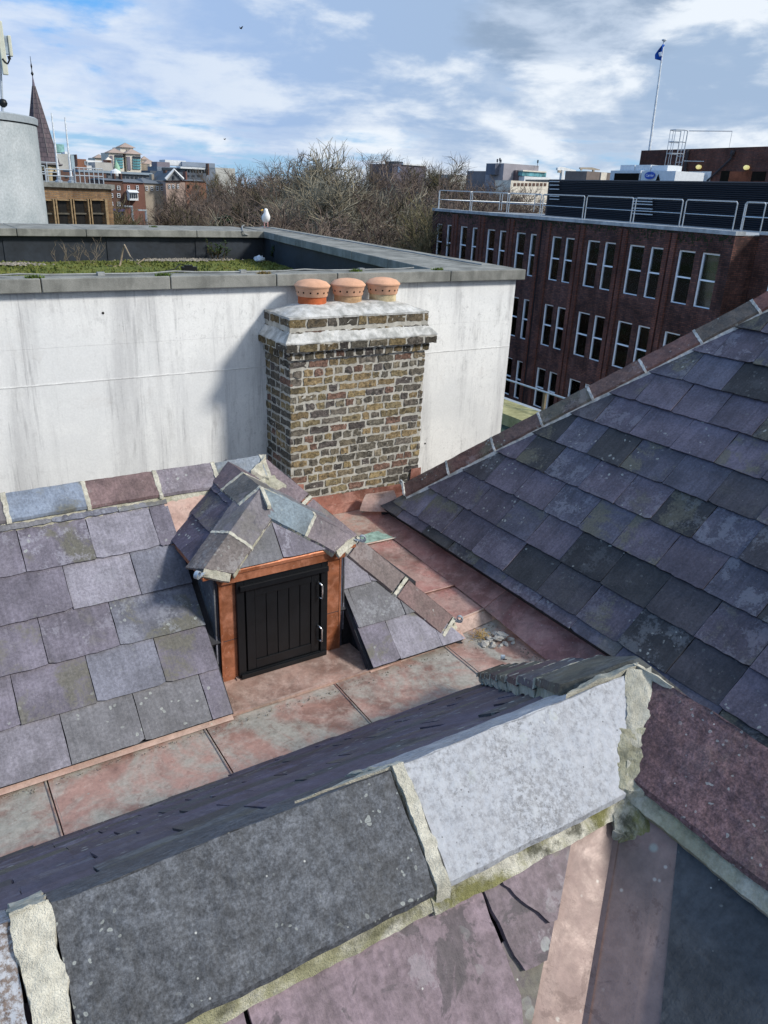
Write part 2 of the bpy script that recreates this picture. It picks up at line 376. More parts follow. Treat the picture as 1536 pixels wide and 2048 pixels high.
STONE = concrete_mat('pale_stone', (.34, .28, .18), (.52, .44, .30), .5)
CEMENT = concrete_mat('cement_flaunching', (.30, .30, .285), (.58, .575, .56), 5)

# ------------------------------------------------------------------ roofing helpers
PAL = dict(purple=(.152, .138, .172), blue=(.145, .147, .180), grey=(.142, .140, .153), dark=(.085, .087, .095),
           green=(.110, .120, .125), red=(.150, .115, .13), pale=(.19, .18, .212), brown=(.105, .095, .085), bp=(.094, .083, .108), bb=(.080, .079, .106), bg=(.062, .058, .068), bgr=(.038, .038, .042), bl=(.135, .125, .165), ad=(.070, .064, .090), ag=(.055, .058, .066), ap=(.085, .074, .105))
def tint(rng, names, jit=.12):
    c = PAL[rng.choice(names)]; k = 1 + rng.uniform(-jit, jit)
    return (c[0] * k, c[1] * k, c[2] * k, rng.random())
def clip(poly, cl):
    def side(p, a, b): return (b[0] - a[0]) * (p[1] - a[1]) - (b[1] - a[1]) * (p[0] - a[0])
    out = poly
    for i in range(len(cl)):
        a, b = cl[i], cl[(i + 1) % len(cl)]; src = out; out = []
        if not src: break
        for j in range(len(src)):
            p, q = src[j], src[(j + 1) % len(src)]; sp, sq = side(p, a, b), side(q, a, b)
            if sp >= 0: out.append(p)
            if (sp >= 0) != (sq >= 0):
                t = sp / (sp - sq); out.append((p[0] + t * (q[0] - p[0]), p[1] + t * (q[1] - p[1])))
    return out
def slates(parent, O, U, V, poly, wid, gauge, names, seed, mat, first=0.0, off=0.0, over=.09, vmax=None, umin=None, umax=None,
           short=None, skip=None, tilt=.020, th=.008, name='slate_covering', rag=1.0, wj=.03, merge=0.0):
    # poly: convex clip outline in (u,v), counter-clockwise
    rng = random.Random(seed); O, U, V = Vector(O), Vector(U).normalized(), Vector(V).normalized(); N = U.cross(V)
    if N.z < 0: N = -N
    mb = MB(); us = [p[0] for p in poly]; vs_ = [p[1] for p in poly]
    v = min(vs_) if short is None else min(vs_); row = 0
    u0g, u1g = min(us), max(us)
    while v < max(vs_):
        g = gauge if (short is None or row > 0) else short
        L = g + over; u = u0g - wid * (1.5 + .5 * (row % 2)) + off
        while u < u1g:
            wdt = wid * (1 + rng.uniform(-wj, wj)); a, b_ = u + .0025, u + wdt - .0025; u += wdt
            if b_ < u0g: continue
            if merge and u1g - b_ < merge: b_ = u1g + .01; u = u1g + 1
            if skip and skip((a + b_) / 2, v + g / 2): continue
            n = 9; pts = []; ph = rng.uniform(0, 100); sk = rng.uniform(-.006, .006)
            ca, cb = rng.choice([0, 0, .5, 1]) * .012, rng.choice([0, 0, .5, 1.2]) * .012
            for i in range(n + 1):
                t = i / n; e = noise.noise(Vector((ph + t * 9, row, 0))) * .004 * rag + noise.noise(Vector((ph + t * 30, row, 3))) * .0025 * rag
                if i == 0: e += ca
                if i == n: e += cb
                pts.append((a + (b_ - a) * t, v + e + sk * (t - .5)))
            for i in range(1, 5): pts.append((b_ + noise.noise(Vector((ph, i * .9, 8))) * .003 * rag, v + L * i / 5))
            pts.append((b_, v + L)); pts.append((a, v + L))
            for i in range(4, 0, -1): pts.append((a + noise.noise(Vector((ph, i * .9, 18))) * .003 * rag, v + L * i / 5))
            pts = clip(pts, poly)
            if len(pts) < 3: continue
            hh = rng.uniform(0, .006); tw = rng.uniform(-.007, .007)
            P3 = [O + U * p[0] + V * p[1] + N * (.004 + hh + (tilt + tw * (p[0] - a) / wid) * (1 - (p[1] - v) / L)) for p in pts]
            mb.prism([p - N * th for p in P3], N * th, tint(rng, names))
        v += g; row += 1
    return mb.build(name, mat, parent)
def uvdeck(mb, O, U, V, poly, th=.05, lift=0.0):
    O, U, V = Vector(O), Vector(U).normalized(), Vector(V).normalized(); N = U.cross(V)
    if N.z < 0: N = -N
    P = [O + U * p[0] + V * p[1] + N * (lift - .012) for p in poly]
    mb.prism([p - N * th for p in P], N * th)

def wingdir(d, n, toward):
    w_ = Vector(n).cross(Vector(d)).normalized()
    return w_ if w_.dot(Vector(toward)) > 0 else -w_
def ridge_tile(parent, A0, A1, wl, wr, wid, col, mat=None, shifts=(0, 0, 0, 0), n=14, m=5, bp=.0022, jit=.0022, th=.022, label=None, widr=None):
    A0, A1, wl, wr = Vector(A0), Vector(A1), Vector(wl), Vector(wr); d = (A1 - A0).normalized(); mb = MB()
    dn = (wl + wr).normalized() * th if (wl + wr).length > .1 else Vector((0, 0, -th))
    if wl is not None:
        mb.slab((A0, A1, A1 + wl * wid + d * shifts[1], A0 + wl * wid + d * shifts[0]), dn, n, m, jit, bp, col)
    wr2 = widr or wid
    mb.slab((A0, A1, A1 + wr * wr2 + d * shifts[3], A0 + wr * wr2 + d * shifts[2]), dn, n, m, jit, bp, (col[0], col[1], col[2], col[3]))
    o = mb.build('ridge_tile', mat or SL, parent)
    if label: o['label'] = label
    return o
def strip(mb, p0, p1, out, seed, seg=.03, jit=.010, bmp=.006, th=(0, 0, -.03), moss=0.0, m=3, fr=22.0):
    # a rough band from the line p0-p1 to p0+out / p1+out
    p0, p1, out = Vector(p0), Vector(p1), Vector(out); L = (p1 - p0).length
    mb.slab((p0, p1, p1 + out, p0 + out), th, max(3, int(L / seg)), m, jit * .6, bmp * .7, (.5, .5, .5, moss), fr=fr * 1.3)
def joint(mb, A, d, wl, wr, wid, half, seed, lift=.006, moss=0.0, jit=.006):
    # mortar filling the gap between two ridge tiles, across both wings
    A, d, wl, wr = Vector(A), Vector(d).normalized(), Vector(wl), Vector(wr)
    up = -(wl + wr).normalized() * lift
    for w_ in (wl, wr):
        q = (A - d * half + up, A + d * half + up, A + d * half + w_ * (wid + .004) + up * .6, A - d * half + w_ * (wid + .004) + up * .6)
        mb.slab(q, -up.normalized() * .03, 6, max(10, int(wid / .008)), jit * .5, .0018, (.5, .5, .5, moss), fr=45)
def hook(parent, P, d, up, r=.035, col=None, name='hip_iron'):
    # galvanised strap curled into a scroll
    P, d, up = Vector(P), Vector(d).normalized(), Vector(up).normalized(); s = d.cross(up).normalized(); mb = MB(); pts = []
    for i in range(10): pts.append(P - d * (.22 - .22 * i / 9))
    for i in range(1, 22):
        th = i / 21 * 2 * math.pi * 1.35; rr = r * (1 - .45 * i / 21)
        pts.append(P + up * (r - rr * math.cos(th)) + d * rr * math.sin(th))
    vs = []; fs = []
    for i, p in enumerate(pts):
        t = (pts[min(i + 1, len(pts) - 1)] - pts[max(i - 1, 0)]).normalized(); nn = t.cross(s).normalized() * .0025
        vs += [p - s * .014 - nn, p + s * .014 - nn, p + s * .014 + nn, p - s * .014 + nn]
    for i in range(len(pts) - 1):
        for k in range(4): fs.append((i * 4 + k, i * 4 + (k + 1) % 4, i * 4 + 4 + (k + 1) % 4, i * 4 + 4 + k))
    mb.add(vs, fs); return mb.build(name, GALV, parent)

# ================================================================== A. the near roof (foreground L of two ridges)
T413 = math.tan(R_(41.3)); c41, s41 = math.cos(R_(41.3)), math.sin(R_(41.3))
near = thing('slate_roof', 'near slate roof with grey-white mortared ridge tiles meeting in a corner at the bottom of the photo', 'roof', (1.25, .88, -3.4))
CZ = -.985
OY, OZ, OX = 3.5, -3.28, 3.35
# outer slope A (faces away, +Y)
oA = Vector((-2.6, OY, OZ)); UA = Vector((1, 0, 0)); VA = Vector((0, -(OY - .88), CZ - OZ)).normalized(); LA = math.hypot(OY - .88, CZ - OZ)
polyA = [(0, 0), (2.6 + OX, 0), (2.6 + 1.25, LA), (0, LA)]
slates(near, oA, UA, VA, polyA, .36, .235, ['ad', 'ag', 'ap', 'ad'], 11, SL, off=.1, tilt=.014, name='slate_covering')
# outer slope B (faces +X)
VB = Vector((-(OX - 1.25), 0, CZ - OZ)).normalized(); LB = math.hypot(OX - 1.25, CZ - OZ); UB = Vector((0, -1, 0)); oB = Vector((OX, OY, OZ))
polyB = [(0, 0), (5.5, 0), (5.5, LB), (OY - .88, LB)]
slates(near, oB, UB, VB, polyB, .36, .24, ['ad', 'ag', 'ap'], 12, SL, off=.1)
# inner slopes
T42 = math.tan(R_(42)); ci, si = math.cos(R_(42)), math.sin(R_(42))
# A inner: faces -Y
LI = 1.6; TB = .67; tb_ = math.atan(TB); cB, sB = math.cos(tb_), math.sin(tb_)
oI = Vector((-2.6, .88 - LI * ci, CZ - LI * si)); UI = Vector((1, 0, 0)); VI = Vector((0, ci, si))
def vx(y): return 1.016 + (y - .695) / .743      # valley line, plan
xb = lambda L: vx(.88 - (LI - L) * ci)
uvl = .145
polyI = [(0, 0), (2.6 + xb(0) - uvl, 0), (2.6 + xb(LI) - uvl, LI), (0, LI)]
rngI = random.Random(5); mbI = MB()
NI = Vector((0, -si, ci))
def islate(u0, u1, v0, v1, colr, lift, pts=None, th=.009, sd=0):
    P = pts or [(u0, v0), (u1, v0), (u1, v1), (u0, v1)]
    Q = []; 
    for i in range(len(P)):
        a, b_ = P[i], P[(i + 1) % len(P)]; k = max(2, int(math.hypot(b_[0] - a[0], b_[1] - a[1]) / .012))
        for j in range(k):
            t = j / k; x = a[0] + (b_[0] - a[0]) * t; y = a[1] + (b_[1] - a[1]) * t
            e = (noise.noise(Vector((x * 30 + sd, y * 30, 1))) + .6 * noise.noise(Vector((x * 90, y * 90 + sd, 1)))) * .0028 * (0 if j == 0 else 1)
            Q.append((x + e, y + e))
    Q = clip(Q, polyI)
    if len(Q) > 2: mbI.prism([oI + UI * p[0] + VI * p[1] + NI * (lift * (1 - (p[1] - v0) / (v1 - v0 + 1e-6) * .6) - th) for p in Q], NI * th, colr)
yl = lambda Y: LI - (.88 - Y) / ci
ru = lambda X: X + 2.6
islate(ru(-2.6), ru(-.33), yl(.40), yl(.83), (.155, .118, .140, .31), .012)
islate(ru(-.32), ru(.265), yl(.40), yl(.83), (.165, .125, .147, .62), .012, sd=4)
islate(0, 0, yl(.43), yl(.83), (.175, .132, .150, .52), .013, [(ru(.272), yl(.42)), (ru(.60), yl(.42)), (ru(.70), yl(.60)), (ru(.705), yl(.83)), (ru(.272), yl(.83))], sd=9)
islate(0, 0, yl(.60), yl(.83), (.15, .115, .13, .77), .017, [(ru(.707), yl(.72)), (ru(.712), yl(.655)), (ru(.722), yl(.622)), (ru(.80), yl(.618)), (ru(.95), yl(.62)), (ru(.95), yl(.83)), (ru(.704), yl(.83))], th=.012, sd=14)
islate(0, 0, yl(.60), yl(.83), (.17, .13, .145, .43), .026, [(ru(.725), yl(.83)), (ru(.745), yl(.72)), (ru(.80), yl(.655)), (ru(.95), yl(.64)), (ru(.95), yl(.83))], th=.009, sd=19)
islate(ru(.60), ru(1.1), yl(.20), yl(.66), (.145, .112, .130, .58), .016, sd=24)
for i, x in enumerate((-2.2, -1.6, -1.0, -.45, .12, .70)):
    islate(ru(x), ru(x) + .56, yl(.40) - .44, yl(.40) + .1, tint(rngI, ['purple', 'pale', 'grey']), .016, sd=30 + i)
mbI.build('slate_covering', slate_mat('stained_slate', 0, 1.3, False, True), near)
# B inner: faces -X
XB0 = 1.22
def PB(x, y, lift=0.0): return Vector((x, y, -1.151 + (x - 1.016) * TB)) + Vector((-sB, 0, cB)) * lift
mbB = MB()
lnB = lambda x: .617 + (x - 1.095) * .79        # where the slates stop beside the copper
def bslate(x0, x1, y0, y1, lf, colr):
    q = [(x0, y0), (x1, y0), (x1, min(y1, lnB(x1))), (x0, min(y1, lnB(x0)))]
    if q[3][1] < y0: 
        xs_ = 1.095 + (y0 - .617) / .79; q = [(max(xs_, x0), y0), (x1, y0), (x1, min(y1, lnB(x1)))]
    if q[-1][1] > y1 - 1e-6 and q[-2][1] > y1 - 1e-6: pass
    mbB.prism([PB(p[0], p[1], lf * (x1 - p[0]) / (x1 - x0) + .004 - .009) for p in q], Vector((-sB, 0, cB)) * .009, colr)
for r in range(4):
    xt = 1.20 - r * .30
    for i in range(5):
        y1 = .70 - i * .56 - (.28 if r % 2 else 0)
        if lnB(xt) < y1 - .55: continue
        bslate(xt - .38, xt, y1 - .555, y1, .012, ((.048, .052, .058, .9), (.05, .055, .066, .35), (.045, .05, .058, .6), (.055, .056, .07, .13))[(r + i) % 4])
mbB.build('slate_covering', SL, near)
# structural decks
dk = MB()
uvdeck(dk, oA, UA, VA, polyA); uvdeck(dk, oB, UB, VB, [(0, 0), (5.5, 0), (5.5, LB), (OY - .88, LB)])
uvdeck(dk, oI, UI, VI, [(0, 0), (2.6 + xb(0), 0), (2.6 + xb(LI), LI), (0, LI)], lift=-.012)
pb = [PB(1.24, -2), PB(1.24, .861), PB(0.1, .014), PB(0.1, -2)]
dk.prism([p - Vector((-sB, 0, cB)) * .07 for p in pb], Vector((-sB, 0, cB)) * .05)
dk.build('roof_deck', DECK, near)
hw = MB(); hw.box((-2.55, -2.4, -20), (9.0, 6.55, -3.49)); hw.build('house_wall', brick_mat('house_brick', (.16, .07, .05), (.10, .05, .04), (.2, .19, .17)), near)
# copper valley between the inner slopes
def PA(x, y, lift=0.0): return Vector((x, y, CZ - (.88 - y) * T42)) + NI * lift
mbv = MB(); nseg = 20
va = []; vs = []; fs = []
for i in range(nseg + 1):
    y = .75 - i * .85 / nseg; x = vx(y)
    rows = [PA(x - .20, y, -.006), PA(x - .10, y, .003), PA(x - .010, y, .004), PA(x, y, .011) + Vector((0, 0, .004)), PB(x + .004, y - .006, .004), PB(x + .05, y - .06, .007), PB(x + .15, y - .10, .004)]
    vs += rows
for i in range(nseg):
    for k in range(6): fs.append((i * 7 + k, i * 7 + k + 1, i * 7 + 8 + k, i * 7 + 7 + k))
mbv.add(vs, fs, (.5, .5, .5, .3)); mbv.build('valley_flashing', copper_mat('valley_copper', (.145, .078, .066), .15, .10, .5), near)

# ridge tiles, ridge A
AY, AZ = .88, -.93
wAi = Vector((0, -ci, -si)); wAo = Vector((0, c41, -s41)); W = .205
def AP(x): return Vector((x, AY + .004 * math.sin(x * 9), AZ + .003 * math.sin(x * 5)))
ridge_tile(near, AP(-2.3), AP(-1.75), wAi, wAo, W, (.13, .12, .12, .21), SL, n=30, m=12)
ridge_tile(near, AP(-1.72), AP(-1.16), wAi, wAo, W, (.12, .13, .14, .61), SLC, n=30, m=12)
ridge_tile(near, AP(-1.13), AP(-.57), wAi, wAo, W, (.13, .12, .13, .41), SL, n=30, m=12)
ridge_tile(near, AP(-.54), AP(-.002), wAi, wAo, W, (.15, .11, .09, .83), slate_mat('crusted_slate', .72, 1.3), n=40, m=16, label='rough brown ridge tile crusted with white lichen')
ridge_tile(near, AP(.05), AP(.606), wAi, wAo, W, (.060, .064, .073, .47), slate_mat('dark_ridge_slate', 0, 1.5, True), n=60, m=24, bp=.0014, th=.013, label='dark charcoal grey ridge tile')
ridge_tile(near, AP(.636), AP(1.205), wAi, wAo, W, (.26, .265, .285, .25), SLW, shifts=(0, -.125, 0, .05), n=60, m=24, bp=.0014, th=.013, label='silvery white lichened ridge tile at the corner')
# ridge B tiles
wBi = Vector((-cB, 0, -sB)); wBo = Vector((c41, 0, -s41))
def BP(y): return Vector((1.255, y, AZ - .002))
redm = slate_mat('maroon_ridge_slate', 0, 1.3, True)
ridge_tile(near, BP(.845), BP(.30), wBi, wBo, W, (.098, .058, .060, .12), redm, shifts=(.10, 0, -.16, 0), n=60, m=24, bp=.0014, th=.013, label='maroon ridge tile speckled with lichen')
ridge_tile(near, BP(.27), BP(-.28), wBi, wBo, W, (.13, .12, .12, .22), SL, n=20, m=8)
ridge_tile(near, BP(-.31), BP(-.86), wBi, wBo, W, (.13, .12, .15, .72), SL, n=20, m=8)
# mortar, ridges A and B
mo = MB()
joint(mo, AP(-.57 + .015), (1, 0, 0), wAi, wAo, W, .02, 1); joint(mo, AP(-1.145), (1, 0, 0), wAi, wAo, W, .02, 1); joint(mo, AP(-1.735), (1, 0, 0), wAi, wAo, W, .02, 1)
joint(mo, AP(.024), (1, 0, 0), wAi, wAo, W, .024, 2, lift=.010, jit=.006)
joint(mo, AP(.621), (1, 0, 0), wAi, wAo, W, .0125, 3, lift=.006, jit=.005)
mo.slab((AP(.595) + Vector((0, .004, .004)), AP(.635) + Vector((0, .004, .004)), AP(.62) + wAo * .10 + Vector((0, 0, .006)), AP(.45) + wAo * .06 + Vector((0, 0, .004))), (0, 0, -.01), 16, 8, .004, .002, (.5, .5, .5, 0), fr=24)
joint(mo, BP(.285), (0, -1, 0), wBi, wBo, W, .018, 4)
# mortar beds below the wing edges
def bed(p0, p1, wdir, nrm, drop, seed, moss=0.0, run=.052):
    p0 = Vector(p0) - nrm * .010; p1 = Vector(p1) - nrm * .010
    strip(mo, p0 - wdir * .02, p1 - wdir * .02, wdir * (run + .02) - nrm * drop, seed, seg=.009, jit=.0026, bmp=.0022, th=-nrm * .05, moss=moss, m=6, fr=26)
nAi = NI; nAo = Vector((0, s41, c41)); nBi = Vector((-sB, 0, cB)); nBo = Vector((s41, 0, c41))
bed(AP(-2.3) + wAi * W, AP(.62) + wAi * W, wAi, nAi, .014, 5, .7, run=.030)
bed(AP(.60) + wAi * W, AP(1.12) + wAi * W, wAi, nAi, .014, 6, 1.0, run=.038)
bed(AP(-2.3) + wAo * W, AP(1.3) + wAo * W, wAo, nAo, .020, 7, run=.02)
bed(BP(.74) + wBi * W, BP(-1.0) + wBi * W, wBi, nBi, .014, 8, .45, run=.036)
bed(BP(.9) + wBo * W, BP(-1.0) + wBo * W, wBo, nBo, .020, 9, run=.02)
# mitre mortar in the corner (runs down the internal corner)
dm = Vector((-.155, -.155, -.137)); 
c0 = Vector((1.245, .872, AZ + .004)); c1_ = c0 + dm * 1.0
mo.slab((c0 + Vector((-.036, .012, .004)), c0 + Vector((.016, -.012, .004)), c1_ + Vector((.024, -.018, .010)), c1_ + Vector((-.020, .016, .010))), (0, 0, -.05), 14, 44, .0035, .0022, (.5, .5, .5, .05), fr=40)
mo.slab((c0 + dm * .55 + Vector((-.044, .022, .010)), c0 + dm * .55 + Vector((.006, -.004, .009)), c1_ + dm * .06 + Vector((.006, -.006, .014)), c1_ + dm * .06 + Vector((-.034, .030, .013))), (0, 0, -.05), 12, 30, .003, .0025, (.5, .5, .5, .5), fr=40)
mo.slab((c1_ + Vector((-.04, .03, -.008)), c1_ + Vector((.035, -.04, -.008)), c1_ + dm * .30 + Vector((.03, -.03, -.02)), c1_ + dm * .30 + Vector((-.03, .03, -.02))), (0, 0, -.05), 12, 12, .004, .004, (.5, .5, .5, 1.0), fr=40)
# cement spread over the head of the hip at the corner
mo.slab((Vector((1.04, .890, -.930)), Vector((1.235, .880, -.9205)), Vector((1.275, .905, -.936)), Vector((1.17, .925, -.952))), (0, 0, -.05), 24, 10, .003, .0022, (.5, .5, .5, 0), fr=34)
mo.slab((Vector((1.236, .89, -.9205)), Vector((1.251, .80, -.9275)), Vector((1.259, .80, -.932)), Vector((1.272, .90, -.940))), (0, 0, -.05), 14, 6, .002, .0015, (.5, .5, .5, 0), fr=34)
# hip between the outer slopes
H0 = Vector((1.27, .90, -.945)); H1 = Vector((3.285, 3.43, -3.12)); dh = (H1 - H0).normalized()
nA_ = Vector((0, s41, c41)); nB_ = (UB.cross(VB)).normalized(); nB_ = nB_ if nB_.z > 0 else -nB_
wl_ = wingdir(dh, nA_, (-1, 1, 0)); wr_ = wingdir(dh, nB_, (1, -1, 0))
k = 8; rg = random.Random(3)
for i in range(k):
    a = H0.lerp(H1, i / k); b_ = H0.lerp(H1, (i + .97) / k)
    up = Vector((0, 0, 1)) * .034
    ridge_tile(near, a + up * .7, b_ + up * 1.15, wl_, wr_, .185, [(.050, .052, .048, .35), (.065, .06, .075, .12), (.075, .05, .055, .66), (.06, .058, .055, .43), (.07, .052, .052, .52), (.06, .06, .05, .81), (.06, .055, .045, .28), (.05, .05, .042, .91)][i], SL, n=10, m=4)
    joint(mo, b_ + up * 1.05 - dh * .004, dh, wl_, wr_, .185, .008, 50 + i, lift=.003)
    e0, e1 = a + wl_ * .183 + up * .4, b_ + wl_ * .183 + up * 1.0
    strip(mo, e0, e1, wl_ * .014 - nA_ * .05, 60 + i, seg=.03, jit=.006, bmp=.005, th=-wl_ * .04, moss=.25)
mo.build('mortar_bedding', MO, near, smooth=True, autos=48)
hook(near, H1 + Vector((0, 0, .075)) - wl_ * .0, dh, UPV, .022)

# ================================================================== B. the far slate roof with its hip
T43 = math.tan(R_(43)); c43, s43 = math.cos(R_(43)), math.sin(R_(43))
far = thing('slate_roof', 'slate roof sloping down from the white wall on the left, with large lilac slates', 'roof', (1.5, 4.9, -3.4))
EY, EZ, RY = 4.12, -3.32, 5.41
RZ = EZ + (RY - EY) * T43; LF = (RY - EY) / c43
oF = Vector((-2.0, EY, EZ)); VF = Vector((0, c43, s43)); hipx = lambda L: 3.50 - (3.50 - 2.37) * L / LF
polyF = [(0, 0), (2 + hipx(0), 0), (2 + hipx(LF), LF), (0, LF)]
DX0, DX1, DY, DEZ = 1.60, 2.59, 4.50, -2.42           # hatch dormer: cheeks, face, eaves height
def skipF(u, v):
    x = u - 2.0; y = EY + v * c43
    return DX0 - .12 < x < DX1 + .0 and (y < DY + .1 or (y > 4.4 and y < 5.45))
# slates either side of the hatch are separate courses so that they stop clean at the cheeks
LT = (5.335 - EY) / c43; polyFL = [(0, 0), (2 + 1.515, 0), (2 + 1.515, LT), (0, LT)]
polyFR = [(2 + 2.63, 0), (2 + hipx(0), 0), (2 + hipx(LF), LF), (2 + 2.40, LF), (2 + 2.40, LF * .9), (2 + 2.63, LF * .88)]
polyFR = [(2 + 2.63, 0), (2 + hipx(0), 0), (2 + 2.63, LF * (3.50 - 2.63) / (3.50 - 2.37))]
FN = ['purple', 'purple', 'pale', 'grey', 'pale', 'blue']
slates(far, oF, (1, 0, 0), VF, polyFL, .4465, .323, FN, 28, SL, off=.030, over=.1, rag=1.4, wj=.006, merge=.14)
slates(far, oF, (1, 0, 0), VF, polyFR, .40, .323, ['pale', 'grey', 'pale', 'purple'], 37, SL, off=.05, over=.1, rag=1.4)
oFx = Vector((3.47, EY, EZ)); dkf = MB()
uvdeck(dkf, oF, (1, 0, 0), VF, [(0, 0), (2 + 1.53, 0), (2 + 1.53, LF), (0, LF)])
uvdeck(dkf, oF, (1, 0, 0), VF, [(2 + 2.61, 0), (2 + hipx(0), 0), (2 + hipx(LF), LF), (2 + 2.30, LF), (2 + 2.61, LF * .5)])
uvdeck(dkf, oF, (1, 0, 0), VF, [(2 + 1.50, .5), (2 + 2.62, .5), (2 + 2.30, LF), (2 + 1.50, LF)], lift=-.005)
hb = [Vector((3.50, EY, EZ)), Vector((3.50, 6.5, EZ)), Vector((2.37, RY, RZ))]
dkf.prism([p - Vector((.03, 0, .05)) for p in hb], Vector((.02, 0, .02)))
bb = [Vector((-2, RY, RZ)), Vector((2.37, RY, RZ)), Vector((2.37, 6.6, RZ - .7)), Vector((-2, 6.6, RZ - .7))]
dkf.prism([p - Vector((0, 0, .08)) for p in bb], Vector((0, 0, .06)))
dkf.box((2.70, 4.30, -3.42), (3.45, 4.9, -3.20)); dkf.box((2.62, 4.56, -3.42), (3.3, 5.5, -2.95)); dkf.box((-2, 4.3, -3.42), (1.50, 4.6, -3.2))
dkf.build('roof_deck', DECK, far)
# ridge along the wall
wFi = Vector((0, -c43, -s43)); wFo = Vector((0, c43, -s43)); ay, az = 5.455, -1.996
mf = MB(); nF = Vector((0, -s43, c43))
js = [x * .957 for x in (-2.05, -1.60, -1.15, -.61, -.07, .47, 1.014, 1.547, 2.02, 2.455)]
cs = [(.15, .13, .17, .2), (.14, .10, .11, .4), (.15, .15, .17, .6), (.15, .13, .16, .3), (.13, .12, .13, .7), (.175, .205, .26, .14), (.155, .105, .105, .52), (.20, .175, .20, .33), (.19, .215, .25, .64)]
lb = [None] * 5 + ['blue-grey ridge tile', 'maroon ridge tile', 'lilac ridge tile', 'pale blue ridge tile beside the hip']
for i in range(9):
    dz = (.004 * math.sin(i * 2.1))
    ridge_tile(far, (js[i] + .012, ay, az + dz), (js[i + 1] - .014, ay, az - dz), wFi, wFo, .20, cs[i], SL, n=20, m=6, label=lb[i])
    joint(mf, (js[i + 1], ay, az), (1, 0, 0), wFi, wFo, .20, .016, 70 + i, lift=.005, jit=.005)
e0 = Vector((js[0], ay, az)) + wFi * .198 - nF * .02; e1 = Vector((js[-1], ay, az)) + wFi * .198 - nF * .02
strip(mf, e0 - wFi * .01, e1 - wFi * .01, wFi * .085 - nF * .030, 80, seg=.02, jit=.009, bmp=.004, th=-nF * .04, moss=.25, m=4)
# hip
h0 = Vector((2.352, 5.455, -1.999)); h1 = Vector((3.475, 4.235, -3.185)); dh2 = (h1 - h0).normalized()
nR = (h1 - h0).cross(Vector((0, 1, 0))).normalized(); nR = nR if nR.z > 0 else -nR
wl2 = wingdir(dh2, nF, (-1, -1, 0)); wr2 = wingdir(dh2, nR, (1, 1, 0))
hc = [(.150, .118, .13, .22), (.155, .125, .14, .57), (.145, .115, .11, .73), (.16, .105, .10, .38)]
for i in range(4):
    a = h0.lerp(h1, i / 4 + .012); b_ = h0.lerp(h1, (i + 1) / 4 - .012)
    ridge_tile(far, a + Vector((0, 0, .0)), b_ + Vector((0, 0, .012)), wl2, wr2, .19, hc[i], SL, n=20, m=6)
    joint(mf, h0.lerp(h1, (i + 1) / 4) + Vector((0, 0, .006)), dh2, wl2, wr2, .19, .014, 90 + i, lift=.004, jit=.005)
    strip(mf, a + wl2 * .188 - nF * .018, b_ + wl2 * .188 - nF * .012, wl2 * .035 - nF * .03, 95 + i, seg=.02, jit=.008, bmp=.005, th=-nF * .03, moss=.75)
mf.slab((h0 + Vector((-.03, 0, .012)), h0 + Vector((.03, -.02, .012)), h0 + wl2 * .24 + Vector((.05, -.02, .02)), h0 + wFi * .24 + Vector((-.03, 0, .03))), (0, 0, -.05), 8, 14, .008, .005, (.5, .5, .5, .1), fr=24)
mf.slab((h0 + wFi * .19 + Vector((-.16, 0, .0)), h0 + wFi * .19 + Vector((.04, -.02, .0)), h0 + wFi * .28 + Vector((.10, -.03, .0)), h0 + wFi * .28 + Vector((-.18, 0, .0))), (0, 0, -.05), 10, 5, .008, .006, (.5, .5, .5, .2), fr=24)
e_ = h1 + Vector((0, 0, .01))
mf.slab((e_ + wl2 * .17, e_ + wr2 * .05, e_ + wr2 * .05 + dh2 * .05 - Vector((0, 0, .06)), e_ + wl2 * .16 + dh2 * .05 - Vector((0, 0, .05))), -dh2 * .04, 8, 5, .008, .006, (.5, .5, .5, .2), fr=24)
mf.build('mortar_bedding', MO, far, smooth=True, autos=48)
hook(far, h1 + dh2 * .05 + Vector((0, 0, .01)), dh2 * 1 + UPV * .5, UPV, .03)

# ================================================================== C. the roof hatch dormer
dor = thing('dormer', 'small hipped slate dormer in copper trim with a black boarded hatch door', 'dormer', (2.1, 4.9, -3.35))
AX, APY, ARZ = 2.06, 4.81, -2.045                     # ridge x, front hip apex y, deck ridge z
ex0, ex1, eyf = 1.475, 2.655, 4.455
P_l0 = Vector((ex0, eyf, DEZ)); P_r0 = Vector((ex1, eyf, DEZ)); Ap = Vector((AX, APY, ARZ)); Bk = Vector((AX, 5.40, ARZ)); P_lb = Vector((ex0, 5.12, DEZ)); P_rb = Vector((ex1, 5.12, DEZ))
def slopeface(a, b_, apex, poly3, wid, g, names, seed, mat=SL, off=0.0, **kw):
    U = (Vector(b_) - Vector(a)).normalized(); N = (Vector(b_) - Vector(a)).cross(Vector(apex) - Vector(a)).normalized()
    if N.z < 0: N = -N
    V = N.cross(U); 
    if V.z < 0: V = -V
    P = [((Vector(p) - Vector(a)).dot(U), (Vector(p) - Vector(a)).dot(V)) for p in poly3]
    ar = sum(P[i][0] * P[(i + 1) % len(P)][1] - P[(i + 1) % len(P)][0] * P[i][1] for i in range(len(P)))
    if ar < 0: P = P[::-1]
    return slates(dor, a, U, V, P, wid, g, names, seed, mat, off=off, **kw)
slopeface(P_lb, P_l0, Ap, [P_lb, P_l0, Ap, Bk], .30, .235, ['ap', 'ad', 'bp', 'ag'], 41, off=.08, rag=2.2)  # left slope: its shade is put into darker slate tints
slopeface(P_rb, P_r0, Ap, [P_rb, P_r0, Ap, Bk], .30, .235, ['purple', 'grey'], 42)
slopeface(P_l0, P_r0, Ap, [P_l0, P_r0, Ap], .585, .42, ['grey', 'purple', 'pale'], 44, off=.295 + .0, tilt=.01, wj=0)
dd = MB()
